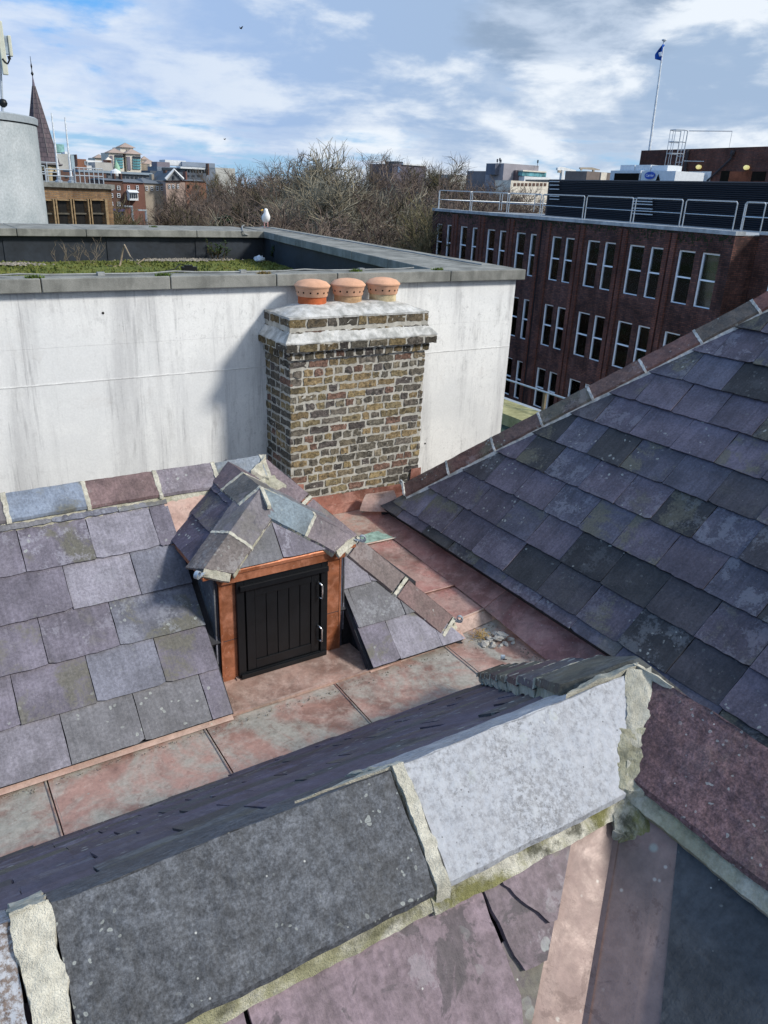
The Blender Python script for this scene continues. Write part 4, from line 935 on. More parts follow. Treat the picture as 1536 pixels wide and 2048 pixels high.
# ================================================================== G. the white rendered building
wb = thing('rendered_building', 'white rendered building with stained blank wall and concrete coping behind the chimney', 'building', (2, 11, -20))
WX0, WX1, WY = -4.0, 6.36, 7.16
CT, CB = -.785, -.90
def inner(Y): return 5.25 + (Y - 7.3) * .133
def outer(Y): return 6.42 + (Y - 7.0) * .075
wl0 = MB()
YB = 15.55
foot = [(WX0, WY), (WX1, WY), (outer(YB) - .06, YB - .06), (WX0, YB - .06)]
wl0.prism([Vector((x, y, -20)) for x, y in foot], (0, 0, 20 - 1.37)); 
wl0.box((WX0, WY, -1.369), (WX1 - .002, WY + .15, CB)); wl0.box((WX0, 14.2, -1.369), (outer(15) - .1, YB - .06, CB))
wl0.prism([Vector((x, y, -1.3685)) for x, y in ((inner(7.33) + .12, 7.321), (WX1 - .002, 7.321), (outer(14.2) - .06, 14.199), (inner(14.2) + .12, 14.199))], (0, 0, 1.3685 + CB))
wl0.box((WX0, WY, -1.369), (WX0 + .3, YB - .06, CB + .0))
wall = wl0.build('wall', RENDER, wb)
bd = MB(); zb0 = -1.685   # the horizontal movement bead
bd.box((WX0 + .01, WY - .004, zb0 - .004), (WX1 - .01, WY - .0005, zb0 + .004)); bd.build('movement_bead', simple('white_bead', (.66, .66, .65), .8), wb)
for px, py in ((206, 626), (850, 887)):
    hl = MB(); p = onY(px, py, WY); hl.tube([(p.x, WY - .003, p.z), (p.x, WY + .01, p.z)], .011, 10)
    hl.build('weep_hole', HOLE, wb)
cp_ = MB(); rj = random.Random(4)
def copst(a, b_, c, d_, z0=CB, z1=CT):
    cp_.prism([Vector((*p, z0)) for p in (a, b_, c, d_)], (0, 0, z1 - z0), (.5, .5, .5, rj.random()))
xs = [-4.1, -3.2, -1.9, -.55, .0, .0]
xs = [-4.1, -2.5, -.80, 0.0]
fx = [-4.1] + [onY(px, 575, 7.12).x for px in (-700, -350, 82, 340, 551, 672, 897)] + [6.44]
for i in range(len(fx) - 1): copst((fx[i] + .004, 7.09), (fx[i + 1] - .004, 7.09), (fx[i + 1] - .004, 7.34), (fx[i] + .004, 7.34))
rx = [-4.1] + [onZ(px, 452, CT).x for px in (-300, 20, 148, 345)] + [inner(14.2) + .02]
for i in range(len(rx) - 1): copst((rx[i] + .005, 14.05), (rx[i + 1] - .005, 14.05), (rx[i + 1] - .005, YB), (rx[i] + .005, YB))
ys = [7.344, 8.5, 9.7, 10.9, 12.1, 13.3, 14.4, YB]
for i in range(7):
    y0, y1 = ys[i] + .004, ys[i + 1] - .004
    copst((inner(y0) + (.03 if y1 > 14.3 else 0), y0), (outer(y0), y0), (outer(y1), y1), (inner(y1) + (.03 if y1 > 14.3 else 0), y1))
cpo = cp_.build('coping', COPING, wb); mdb = cpo.modifiers.new('b', 'BEVEL'); mdb.width = .008; mdb.segments = 2; mdb.limit_method = 'ANGLE'
mm = MB()
mm.box((WX0 + .3, 14.16, -1.36), (inner(14.1) + .10, 14.199, CB - .002))
for x in (-1.5, .1, 1.75, 3.35, 4.9): mm.box((x, 14.145, -1.36), (x + .9, 14.16, CB - .01))
mm.prism([Vector((x, y, -1.36)) for x, y in ((inner(7.33) + .06, 7.35), (inner(7.33) + .119, 7.35), (inner(14.16) + .119, 14.158), (inner(14.16) + .06, 14.158))], (0, 0, 1.36 + CB - .002))
mm.box((WX0 + .3, 7.321, -1.36), (inner(7.3) + .05, 7.338, CB - .002)); mm.build('upstand_membrane', MEMB, wb)
mb = MB(); pts = [onY(px, py, 14.12) for px, py in ((362, 466), (368, 471), (395, 474), (440, 474), (488, 470), (496, 462))]; mb.tube(pts, .012, 6)
mb.build('black_hose', MEMB, wb)
# lightning conductor tape and clips along the coping
mb = MB(); rt = random.Random(2)
pts = [Vector((-1 + i * .22, 7.24 + .012 * math.sin(i * 1.3) + rt.uniform(-.008, .008), CT + .014 + (.012 if i % 6 == 3 else 0))) for i in range(28)]
mb.tube(pts, .008, 5)
pts = [Vector((outer(y) - .35 + rt.uniform(-.01, .01), y, CT + .02)) for y in np.arange(7.5, 15.4, .3)]; mb.tube(pts, .010, 5)
for i in range(0, 28, 6):
    p = Vector((-1 + i * .22, 7.24, CT)); mb.box((p.x - .03, p.y - .025, CT + .001), (p.x + .03, p.y + .025, CT + .03))
mb.tube([onZ(477, 450, CT) + Vector((0, -.3, .01)), onZ(484, 455, CT) + Vector((0, 0, .02)), onY(486, 462, 14.02), onY(489, 468, 14.02), onY(496, 470, 14.04)], .012, 6)
mb.build('earth_cable', simple('weathered_cable', (.24, .25, .25), .7, .3), wb)

# sedum roof with bits on it
def sedum_mat():
    m, t, b = newmat('sedum', .95, .1)
    p = t.n('TexCoord').outputs['Object']; n1 = t.noise(p, 2.2, 6, .65); n2 = t.noise(p, 26, 5, .7); n3 = t.noise(p, 5, 6, .7)
    c = t.mix(t.ramp(n1, .38, .62), (.085, .115, .028), (.145, .165, .045)); c = t.mix(t.ramp(n3, .54, .66, 0, .7), c, (.20, .13, .055))
    c = t.mix(t.ramp(n2, .3, .7, 0, .8), c, (.17, .19, .06)); t.set(b, 'Base Color', c); bump(t, b, n2, 1, .03); return m
SED = sedum_mat(); GX = 30
sm = MB(); vs = []; fs = []; nx, ny = 130, 90
for j in range(ny + 1):
    for i in range(nx + 1):
        y = 7.36 + (14.12 - 7.36) * j / ny; x = WX0 + .35 + (inner(y) + .05 - WX0 - .35) * i / nx
        z = -1.290 + .02 * noise.noise(Vector((x * 1.3, y * 1.3, 0))) + .014 * noise.noise(Vector((x * 6, y * 6, 0))) + .012 * noise.noise(Vector((x * 19, y * 19, 0)))
        vs.append((x, y, z))
for j in range(ny):
    for i in range(nx): fs.append((j * (nx + 1) + i, j * (nx + 1) + i + 1, (j + 1) * (nx + 1) + i + 1, (j + 1) * (nx + 1) + i))
sm.add(vs, fs)
rr = random.Random(3)
for i in range(5200):
    y = rr.uniform(11.2, 14.0); x = rr.uniform(-.5, inner(y)); z = -1.292; h_ = rr.uniform(.015, .05); a = rr.uniform(0, 3.14); w2 = rr.uniform(.01, .03)
    sm.add([(x - math.cos(a) * w2, y - math.sin(a) * w2, z), (x + math.cos(a) * w2, y + math.sin(a) * w2, z), (x + rr.uniform(-.02, .02), y + rr.uniform(-.02, .02), z + h_)], [(0, 1, 2)])
tag(sm.build('sedum_carpet', SED, None, org=(1, 11, -1.32)), 'green mossy sedum carpet growing on the flat roof', 'sedum', kind='stuff')
def stuff_stones(name, label, cx, cy, lx, ly, nn, col):
    mb = MB(); r_ = random.Random(int(cx * 10))
    for i in range(nn):
        x = r_.gauss(cx, lx); y = min(14.08, max(13.0, r_.gauss(cy, ly))); r = r_.uniform(.012, .03); z = -1.272 + r * .3
        mb.add([(x - r, y, z), (x, y - r, z), (x + r, y, z), (x, y + r, z), (x + r_.uniform(-.3, .3) * r, y, z + r), (x, y, z - r)], [(0, 1, 4), (1, 2, 4), (2, 3, 4), (3, 0, 4)], col)
    tag(mb.build(name, simple(name + '_stone', (.25, .225, .19), .95, .1, 0, .4, 15), None, org=(cx, cy, -1.31)), label, 'gravel', kind='stuff')
stuff_stones('gravel', 'pale loose gravel showing along the edge of the sedum roof', 4.55, 13.85, .40, .10, 420, (.3, .3, .3, .5))
stuff_stones('gravel', 'loose grey gravel patch at the left end of the sedum roof', 1.72, 13.4, .22, .10, 200, (.3, .3, .3, .5))
TW = simple('dead_twig', (.25, .20, .145), .9, .1, 0, .3, 20); GRN = simple('weed_leaf', (.045, .085, .022), .7, .2, 0, .4, 20)
def twigs(name, label, px, py, size, nst, seed, mat=TW, spread=1.0, y=13.7, rad=.006, leaves=0, cat='weed'):
    r_ = random.Random(seed); b0 = onY(px, py, y); b0.z = -1.31; mb = MB(); lf = MB()
    def grow(p, d, l, r, dep):
        pts = [p]
        for k_ in range(3): d = (d + Vector((r_.uniform(-.35, .35), r_.uniform(-.35, .35), r_.uniform(-.1, .3)))).normalized(); p = p + d * l / 3; pts.append(p)
        mb.tube(pts, [r, r * .9, r * .75, r * .5], 4, caps=False)
        if leaves:
            for q in pts[1:]:
                for _ in range(leaves):
                    a = r_.uniform(0, 6.3); v = Vector((math.cos(a), math.sin(a), r_.uniform(.0, .6))) * r_.uniform(.02, .045); s_ = Vector((-v.y, v.x, 0)) * .35
                    lf.add([q, q + v * .5 + s_, q + v, q + v * .5 - s_], [(0, 1, 2, 3)])
        if dep:
            for _ in range(r_.choice([2, 3])): grow(pts[r_.choice([1, 2, 3])], (d + Vector((r_.uniform(-.9, .9), r_.uniform(-.9, .9), r_.uniform(-.2, .6)))).normalized(), l * .62, r * .65, dep - 1)
    for _ in range(nst): grow(b0 + Vector((r_.uniform(-.12, .12) * spread, r_.uniform(-.08, .08), 0)), Vector((r_.uniform(-.8, .8) * spread, r_.uniform(-.3, .3), 1)).normalized(), size * r_.uniform(.35, .55), rad, 3)
    if leaves: lf.v += mb.v and []; 
    if leaves:
        t_ = thing(name, label, cat, b0); mb.build('stem', mat, t_); lf.build('leaves', GRN, t_)
    else: tag(mb.build(name, mat, None, org=b0), label, cat)
twigs('dead_weed', 'dry branching dead weed against the black upstand, left of the two', 130, 520, .42, 5, 3, spread=1.8, rad=.004)
twigs('dead_weed', 'dry branching dead weed against the black upstand, right of the two', 172, 517, .46, 6, 5, spread=1.5, rad=.004)
twigs('dry_bush', 'small brown dry bush near the inner corner of the flat roof', 437, 517, .42, 9, 7, mat=simple('brown_twig', (.10, .07, .04), .9, .1), y=13.9, leaves=1)
twigs('green_weed', 'bushy green weed in the shaded corner left of the taller one', 560, 535, .40, 8, 9, y=13.5, leaves=5)
twigs('green_weed', 'tall leafy green weed in the shaded corner by the side parapet', 578, 535, .50, 4, 10, y=13.3, leaves=8)
mb = MB(); P = lambda x, y, h_=.02: Vector((onZ(x, y, -1.3).x, onZ(x, y, -1.3).y, -1.3 + h_))
mb.tube([P(216, 533), P(228, 536), P(240, 534, .02), P(243, 528, .06), P(247, 528, .20), P(252, 528, .30), P(262, 531, .14), P(276, 534, .05), P(290, 530, .10), P(302, 532, .12)], [.006, .012, .014, .016, .016, .015, .013, .010, .008, .004], 6)
mb.tube([P(262, 531, .14), P(272, 536, .10), P(284, 538, .03)], .006, 4); tag(mb.build('fallen_branch', TW, None, org=P(247, 528)), 'crooked fallen brown branch lying on the sedum', 'branch')
mb = MB(); c = onY(520, 521, 13.6); c.z = -1.29; vs = []; n_ = 14
for j in range(7):
    for k_ in range(n_):
        ph = math.pi * (j + .3) / 6.6 / 1.0; th = 2 * math.pi * k_ / n_; v = Vector((math.sin(ph) * math.cos(th) * .10, math.sin(ph) * math.sin(th) * .08, math.cos(ph) * .055 + .05)); v *= 1 + .5 * noise.noise(v * 22); vs.append(c + v)
mb.add(vs, [(j * n_ + k_, (j + 1) * n_ + k_, (j + 1) * n_ + (k_ + 1) % n_, j * n_ + (k_ + 1) % n_) for j in range(6) for k_ in range(n_)] + [tuple(range(n_)), tuple(range(6 * n_, 7 * n_))[::-1]])
tag(mb.build('plastic_bag', simple('pale_plastic', (.55, .62, .72), .35, .5, 0, .15, 9), None, org=c), 'crumpled pale blue plastic bag in the roof corner', 'litter')
mb = MB(); c = P(379, 547, .03); mb.box((c.x - .11, c.y - .05, -1.30), (c.x + .11, c.y + .05, -1.20)); mb.box((c.x - .07, c.y - .03, -1.199), (c.x + .05, c.y + .03, -1.175))
mb.tube([P(330, 548, .04), P(350, 546, .06), P(362, 544, .12), P(376, 545, .10)], .008, 5); tag(mb.build('junction_box', BLACK, None, org=c), 'small black cable junction box behind the front coping', 'box')
mg = MB(); rg_ = random.Random(12)
tf = []
for k_, (px, py, zz0, lab) in enumerate(((70, 556, CT, 'small green grass tuft in the front coping joint, leftmost'), (330, 553, CT, 'bright green grass tuft in the front coping joint, second from left'), (535, 550, CT, 'brownish grass tuft in the front coping joint left of the pots'), (712, 543, CT, 'green grass tuft on the front coping above the pots'), (875, 540, CT, 'yellow-green grass tuft on the front coping at the right'), (270, 447, CT, 'bright green grass tuft on the far coping'))):
    mg = MB(); mg.add([(0,0,0)]*0, []); c = onZ(px, py, zz0)
    if c.y > 12: c = Vector((c.x, 14.9, CT))
    else: c.y = min(max(c.y, 7.14), 7.5)
    for i in range(160):
        a = rg_.uniform(0, 6.28); b0 = c + Vector((max(-.07, min(.07, rg_.gauss(0, .035))), rg_.gauss(0, .012), .0)); h_ = rg_.uniform(.012, .034); d_ = Vector((math.cos(a), math.sin(a), 0)) * .02
        s_ = Vector((-math.sin(a), math.cos(a), 0)) * .005; mg.add([b0 - s_, b0 + s_, b0 + d_ + Vector((0, 0, h_))], [(0, 1, 2)])
    tag(mg.build('grass_tuft', simple('tuft_%d' % k_, (.10, .15, .03) if k_ != 2 else (.20, .15, .06), .9, .1, 0, .3, 30), None, org=c), lab, 'grass tuft')

# ================================================================== H. birds
def skinbody(name, nodes, edges, mat, parent=None, org=(0, 0, 0), lv=2):
    me = bpy.data.meshes.new(name); me.from_pydata([tuple(Vector(n_[0]) - Vector(org)) for n_ in nodes], edges, []); me.materials.append(mat)
    o = bpy.data.objects.new(name, me); put(o, parent); OL[o] = Vector(org)
    if parent is None: o.location = org
    s_ = o.modifiers.new('skin', 'SKIN'); sv = me.skin_vertices[0].data if me.skin_vertices else None
    if sv is None:
        import bmesh
        bm = bmesh.new(); bm.from_mesh(me); bm.verts.layers.skin.verify(); bm.to_mesh(me); bm.free(); sv = me.skin_vertices[0].data
    for i, n_ in enumerate(nodes): sv[i].radius = n_[1] if hasattr(n_[1], '__len__') else (n_[1], n_[1]); sv[i].use_root = (i == 0)
    s_.use_smooth_shade = True; d_ = o.modifiers.new('sub', 'SUBSURF'); d_.levels = lv; d_.render_levels = lv
    return o
gp = onZ(531, 448, CT); gp = Vector((outer(15.1) - .15, 15.1, CT))
_q = ray(532, 446); gp = Vector(_q) * (15.2 / _q.y); gp.z = CT; gp.x = min(gp.x, outer(15.2) - .1)
gull = thing('seagull', 'white herring gull with grey wings standing on the far parapet corner looking left', 'gull', gp)
fw = Vector((-.25, -.97, 0)).normalized(); sdv = Vector((.97, -.25, 0))
def G(f, s_, z): return gp + fw * f * .92 + sdv * s_ * .92 + Vector((0, 0, z * .92))
WH = simple('white_feather', (.80, .80, .80), .8, .2, 0, .05); GF = simple('grey_feather', (.30, .32, .35), .8, .2, 0, .1); PINK = simple('pink_leg', (.62, .33, .32), .6, .3); YEL = simple('yellow_bill', (.7, .42, .08), .5, .4)
def softtube(name, pts, rad, mat, sq=1.0):
    mb = MB(); mb.tube(pts, rad, 12); o = mb.build(name, mat, gull, smooth=True); d_ = o.modifiers.new('sub', 'SUBSURF'); d_.levels = 1; d_.render_levels = 2; return o
softtube('body', [G(-.27, 0, .10), G(-.18, 0, .125), (G(-.09, 0, .155)), G(-.02, 0, .185), G(.03, 0, .225), G(.055, 0, .27), G(.06, 0, .305), G(.06, -.004, .335), G(.06, -.008, .362), G(.06, -.010, .388), G(.06, -.010, .400)],
         [.012, .030, .062, .084, .086, .070, .050, .042, .044, .032, .006], WH)
skinbody('bill', [(G(.078, -.07, .365), (.013, .014)), (G(.085, -.10, .362), (.010, .012)), (G(.088, -.125, .352), (.005, .006))], [(0, 1), (1, 2)], YEL, gull, gp, 1)
for s_ in (-1, 1):
    mb = MB(); e = G(.088, -.035 + .0, .372) if s_ > 0 else G(.06, -.05, .372)
    softtube('wing', [G(.03, .068 * s_, .262), G(.0, .074 * s_, .235), G(-.08, .062 * s_, .18), G(-.18, .035 * s_, .145), G(-.31, .012 * s_, .118)], [.006, .026, .034, .020, .004], GF)
    mb.tube([G(.0, .035 * s_, .13), G(.005, .036 * s_, .07), G(.0, .036 * s_, .004)], [.010, .0065, .006], 6)
    b0 = G(0, .036 * s_, .004)
    mb.add([b0, b0 + fw * .05 + sdv * .025, b0 + fw * .06, b0 + fw * .05 - sdv * .025, b0 + Vector((0, 0, .012))], [(0, 1, 2), (0, 2, 3), (0, 4, 1), (0, 3, 4), (1, 4, 2), (2, 4, 3)])
    mb.build('leg', PINK, gull)
mb = MB(); c = G(.10, -.045, .372); mb.lathe(c, [(.001, -.006), (.006, 0), (.001, .006)], 8); mb.build('eye', BLACK, gull)
DK = simple('dark_feather', (.03, .03, .035), .8)
for i, (px, py, dist, lab) in enumerate(((481.5, 57, 60, 'distant dark bird flying high in the cloudy sky'), (449, 279, 90, 'tiny distant bird flying low above the treetops'))):
    p = onY(px, py, dist); t_ = thing('flying_bird', lab, 'bird', p); S = .28
    skinbody('body', [(p + Vector((-.16, 0, .02)) * S * 2, .02), (p, .045), (p + Vector((.2, 0, -.01)) * S * 2, .02)], [(0, 1), (1, 2)], DK, t_, p, 1)
    for s_ in (-1, 1):
        mb = MB(); mb.prism([p + Vector((-.05, 0, .02)), p + Vector((-.04, s_ * .15, .10 + .04 * s_)), p + Vector((.04, s_ * .36, .13)), p + Vector((.08, s_ * .15, .06)), p + Vector((.06, 0, .0))], (0, 0, -.008)); mb.build('wing', DK, t_)

# ================================================================== I. low terrace beyond the wall
ter = thing('roof_terrace', 'mossy yellow-green roof edge with steel handrail between the white wall and the brick offices', 'building', (15, 18, -20))
MOSS = concrete_mat('mossy_coping', (.22, .21, .10), (.38, .36, .19), 1); POND = concrete_mat('wet_dark_roof', (.012, .03, .028), (.05, .075, .06), 2)
mb = MB(); mb.box((10.0, 9.0, -20), (16.2, 30, -6.45)); mb.build('wall', RENDER, ter)
mb = MB(); mb.box((10.2, 9.2, -6.449), (15.25, 30, -6.40)); mb.build('roof', POND, ter)
mb = MB(); mb.box((15.25, 9.2, -6.449), (16.45, 30, -6.06)); mb.build('coping', MOSS, ter)
mb = MB(); mb.box((16.45, 9.2, -6.5), (16.75, 30, -6.10)); mb.build('gutter', GALV, ter)
mb = MB()
mb.tube([(16.55, 9.5, -5.45), (16.55, 30, -5.45)], .03, 8); mb.build('handrail', GALV, ter)
for y in (14.4, 16.75, 19.1, 21.5): mb = MB(); mb.box((16.52, y, -6.4), (16.59, y + .09, -5.48)); mb.build('post', simple('brown_post', (.16, .125, .075), .7), ter)
mb = MB(); q0 = onX(1000, 875, 13.2); 
mb.box((12.9, 14.7, -9), (13.05, 14.85, -5.2)); mb.build('post', bpy.data.materials['brown_post'], ter)
mb = MB(); mb.box((12.6, 14.86, -9), (12.9, 15.0, -5.4)); mb.build('screen_post', MEMB, ter)

# ================================================================== J. the red brick office block
OFF = 26.0; K = 1.3
offb = thing('office_block', 'dark red brick office block with pairs of tall white framed windows and roof railings', 'building', (NF * OFF + D1 * 30) + Vector((0, 0, -20)))
OBM = brick_mat('dark_red_brick', (.135, .058, .046), (.060, .030, .030), (.045, .036, .036), dark=.45)
PLK = simple('black_louvre', (.006, .009, .017), .55, .4, 0, .1)
def fp(s, z, o=0.0): return NF * (OFF + o) + D1 * s + Vector((0, 0, z))
S0, S1 = 17.02 * K, 35.10 * K; PT = -.80 * K
bays = [(34.66, 33.7, 34.12), (32.47, 31.45, 0), (30.22, 29.26, 0), (28.03, 27.06, 0), (25.63, 24.80, 0), (23.53, 22.60, 0), (21.35, 20.34, 0), (19.10, 18.14, 0)]
grooves = [32.9, 30.66, 28.42, 26.3, 25.95, 23.95, 21.70, 19.45]
ww = {0: .58, 1: .61, 2: .64, 3: .66, 4: .60, 5: .69, 6: .74, 7: .70}
rows = [(-1.36, -3.0), (-3.925, -5.565), (-6.49, -8.13), (-9.05, -10.7)]
# solid wall with real openings: strips between window columns, spandrels between rows
wmb = MB(); T = .32
cols_ = []
for i, b_ in enumerate(bays):
    for s_ in b_[:2]: cols_.append(((s_ - ww[i]) * K, s_ * K))
cols_.sort()
def wbox(mb, s0, s1, z0, z1, o0=0.0, o1=T): 
    mb.obb(fp(s0, z0, o0), D1 * (s1 - s0), NF * (o1 - o0), (0, 0, z1 - z0))
cur = S0
for (a, b_) in cols_:
    wbox(wmb, cur, a, -20, PT); cur = b_
    zt = PT
    for (t_, bt) in rows: wbox(wmb, a, b_, t_ * K, zt); zt = bt * K
    wbox(wmb, a, b_, -20, zt)
wbox(wmb, cur, S1, -20, PT)
wbox(wmb, S0, S1, -20, PT - .3, T + 2.2, T + 2.4)           # back of the rooms
wmb.obb(fp(S0, -20, T), D1 * .3, NF * 16, (0, 0, 20 + PT)); wmb.obb(fp(S1 - .3, -20, T), D1 * .3, NF * 25, (0, 0, 20 + PT))
wmb.build('wall', OBM, offb)
rf = MB(); wbox(rf, S0, S1, PT - .02, PT + .03, T, 26); wbox(rf, S0 - .04, S1 + .04, PT + .0, PT + .15, -.05, .5)
for i, z_ in enumerate((-3.25, -5.82, -8.4)): wbox(rf, S0 + .3, S1 - .3, z_ * K, z_ * K + .3, T, T + 2.2)
rf.build('roof', concrete_mat('pale_roof_edge', (.25, .27, .29), (.42, .45, .48), .8), offb)
gm = MB()
for gcol in grooves: wbox(gm, gcol * K - .05, gcol * K + .05, -20, PT - .12, -.02, -.001)
pm = MB()
for gcol in grooves:
    if gcol != 25.95: wbox(pm, gcol * K + .051, gcol * K + .30, -20, PT - .10, -.09, -.001)
    if gcol != 26.3: wbox(pm, gcol * K - .30, gcol * K - .051, -20, PT - .10, -.09, -.001)
pm.build('pier', brick_mat('pier_brick', (.165, .062, .045), (.10, .042, .036), (.05, .038, .036), dark=.35), offb)
gm.build('pilaster_joint', simple('black_joint', (.012, .010, .014), .8), offb)
ms_ = MB(); rm = random.Random(6)
for i in range(900):       # moss and weeds below the roof edge
    s_ = rm.uniform(S0, S1); l = abs(rm.gauss(0, .22)) * (1 + .8 * noise.noise(Vector((s_ * .6, 0, 0)))); z_ = PT + .0 - l
    p = fp(s_, z_, -.015); ms_.add([p, p + D1 * rm.uniform(.04, .14), p + D1 * .05 + Vector((0, 0, rm.uniform(.04, .14))) - NF * .02], [(0, 1, 2)])
ms_.build('moss_growth', simple('dark_moss', (.022, .030, .014), .95), offb)
GLS, tg, bg_ = newmat('office_glass', .22, .12); bg_.inputs['Base Color'].default_value = (.018, .020, .022, 1)
tpg = tg.n('TexCoord').outputs['Object']; tg.set(bg_, 'Base Color', tg.mix(tg.ramp(tg.noise(tpg, 1.3, 5, .6), .42, .62), (.010, .010, .012), (.10, .08, .05)))
GLT = bpy.data.materials.new('clear_glass'); GLT.use_nodes = True; tq = NT(GLT.node_tree); GLT.node_tree.nodes.clear()
tr_ = tq.n('BsdfTransparent', Color=(.93, .93, .90, 1)); gl_ = tq.n('BsdfGlossy', Color=(.9, .95, 1, 1), Roughness=.03)
mx_ = tq.nt.nodes.new('ShaderNodeMixShader'); tq.set(mx_, 0, tq.n('Fresnel', IOR=1.5).outputs[0]); tq.nt.links.new(tr_.outputs[0], mx_.inputs[1]); tq.nt.links.new(gl_.outputs[0], mx_.inputs[2])
tq.n('OutputMaterial', Surface=mx_)
BLD = simple('roller_blind', (.42, .38, .30), .9)
WF = simple('white_window_frame', (.74, .80, .88), .5, .4, 0, .05)
def winmesh(wid, h, mid):
    fm = MB(); f = .06
    fm.box((0, -.05, 0), (f, .03, h)); fm.box((wid - f * .4, -.01, 0), (wid, .03, h)); fm.box((f, -.04, h - f), (wid - f * .4, .03, h)); fm.box((f, -.03, 0), (wid - f * .4, .03, f * .7)); fm.box((f, -.04, mid - f / 2), (wid - f * .4, .03, mid + f / 2))
    gl = MB(); gl.box((f, .0, f * .7), (wid - f * .4, .012, h - f)); return fm, gl
WM = {}
rwin = random.Random(9)
for i, b_ in enumerate(bays):
    for s_ in b_[:2]:
        wdt = ww[i] * K; h_ = 1.64 * K
        for (t_, bt) in rows[:4]:
            key = round(wdt, 2)
            if key not in WM:
                fm, gl = winmesh(wdt - .01, h_ - .01, h_ * .5)
                o = fm.build('window', WF, None); g_ = gl.build('pane', GLT, o); bl = MB(); bl.box((.06, .04, h_ * .55), (wdt - .06, .05, h_ - .05)); q_ = bl.build('blind', BLD, None)
                WM[key] = (o.data, g_.data, q_.data)
                for z_ in (g_, q_, o): bpy.data.objects.remove(z_)
            M4 = Matrix(((-D1.x, NF.x, 0, 0), (-D1.y, NF.y, 0, 0), (0, 0, 1, 0), (0, 0, 0, 1)))   # local x runs towards the camera along the wall
            p = fp(s_ * K - .005, bt * K + .005, .12)
            o = bpy.data.objects.new('window', WM[key][0]); put(o, offb); o.matrix_local = Matrix.Translation(p - OL[offb]) @ M4
            g_ = bpy.data.objects.new('pane', WM[key][1]); put(g_, o)
            if rwin.random() < .55:
                q_ = bpy.data.objects.new('blind', WM[key][2]); put(q_, o)
# recessed wing further right
w2 = MB(); e0 = 1.75
w2.obb(NF * (OFF + 1.3) + D1 * (S0 - 9) + Vector((0, 0, -20)), D1 * (8.98), NF * 12, (0, 0, 20 + PT + .05)); w2.build('wall', OBM, offb)
w3 = MB(); w3.obb(NF * (OFF + 1.2) + D1 * (S0 - 9) + Vector((0, 0, PT + .051)), D1 * 8.93, NF * 1.0, (0, 0, .12)); w3.build('parapet_capping', GALV, offb)
o = bpy.data.objects.new('window', WM[round(ww[6] * K, 2)][0]); put(o, offb); o.matrix_local = Matrix.Translation(NF * (OFF + 1.29) + D1 * (S0 - .95) + Vector((0, 0, -3.0 * K)) - OL[offb]) @ M4
g_ = bpy.data.objects.new('pane', WM[round(ww[6] * K, 2)][1]); put(g_, o)
# railings
def rail(parent, pts, h=1.05, name='railing', n_post=2, base=None):
    mb = MB()
    for a, b_ in zip(pts[:-1], pts[1:]):
        a, b_ = Vector(a), Vector(b_); d_ = (b_ - a).normalized() * .09
        a2, b2 = a + d_, b_ - d_; u = Vector((0, 0, h))
        mb.tube([a2, a2 + u * .94, a2 + u + d_ * .6, b2 + u - d_ * .6, b2 + u * .94, b2], .026, 6); mb.tube([a2 + u * .5, b2 + u * .5], .02, 6)
    return mb.build(name, GALV, parent)
RZ_ = PT + .15
rs_ = [45.5, 44.3, 43.0, 41.7, 40.3, 38.6, 36.7, 34.6, 32.45, 29.0, 26.0, 23.0]
rail(offb, [fp(s_, RZ_, .25) for s_ in (rs_[0], 41.6, 37.8, 34.8, 31.4, 28.1, 25.2, 22.45)])
rail(offb, [fp(22.2, RZ_, .25), fp(21.25, RZ_, .35)]); rail(offb, [fp(23.4, RZ_, 1.6), fp(19.6, RZ_, 1.6), fp(15, RZ_, 1.6)]); rail(offb, [fp(45.5, RZ_, .25), fp(45.5, RZ_, 5), fp(45.5, RZ_, 10)])
rail(offb, [fp(45.3, RZ_, 7.5), fp(41.8, RZ_, 7.5), fp(38.0, RZ_, 7.5), fp(34.5, RZ_, 7.5)])
# louvred plant screen, set back and parallel to the facade
SO = OFF + 6.0
tl = onF(1100, 357, SO); scr_s1 = tl.dot(D1); scr_z = tl.z; tr = onF(1536, 366, SO); scr_s0 = tr.dot(D1) - 4
scr = MB(); zz1 = (tl.z + tr.z) / 2
scr.obb(NF * SO + D1 * scr_s0 + Vector((0, 0, PT + .03)), D1 * (scr_s1 - scr_s0), NF * .1, (0, 0, zz1 - PT - .03 - .05))
nl_ = 22
for i in range(nl_):
    z_ = PT + .12 + (zz1 - PT - .1) * i / nl_
    scr.obb(NF * (SO - .07) + D1 * scr_s0 + Vector((0, 0, z_)), D1 * (scr_s1 - scr_s0 + .02), NF * .06 + Vector((0, 0, .05)), (0, 0, .02))
scr.obb(NF * SO + D1 * (scr_s1 + .02) + Vector((0, 0, PT + .03)), D1 * .06, NF * 9, (0, 0, zz1 - PT - .06)); scr.build('plant_screen', PLK, offb)
for (px0, px1, ys_) in ((1100, 1119, (363, 370, 378, 392, 398)), (1266, 1306, (396.5, 402, 407.5, 416, 421, 427))):
    lv = MB()
    for y_ in ys_:
        a = onF(px0, y_, SO - .12); b_ = onF(px1, y_ + (1.5 if px0 > 1200 else .5), SO - .12); lv.obb(NF * (SO - .16) + D1 * b_.dot(D1) + Vector((0, 0, a.z - .025)), D1 * (a.dot(D1) - b_.dot(D1)), NF * .05, (0, 0, .05))
    lv.build('bright_louvre', GALV, offb)
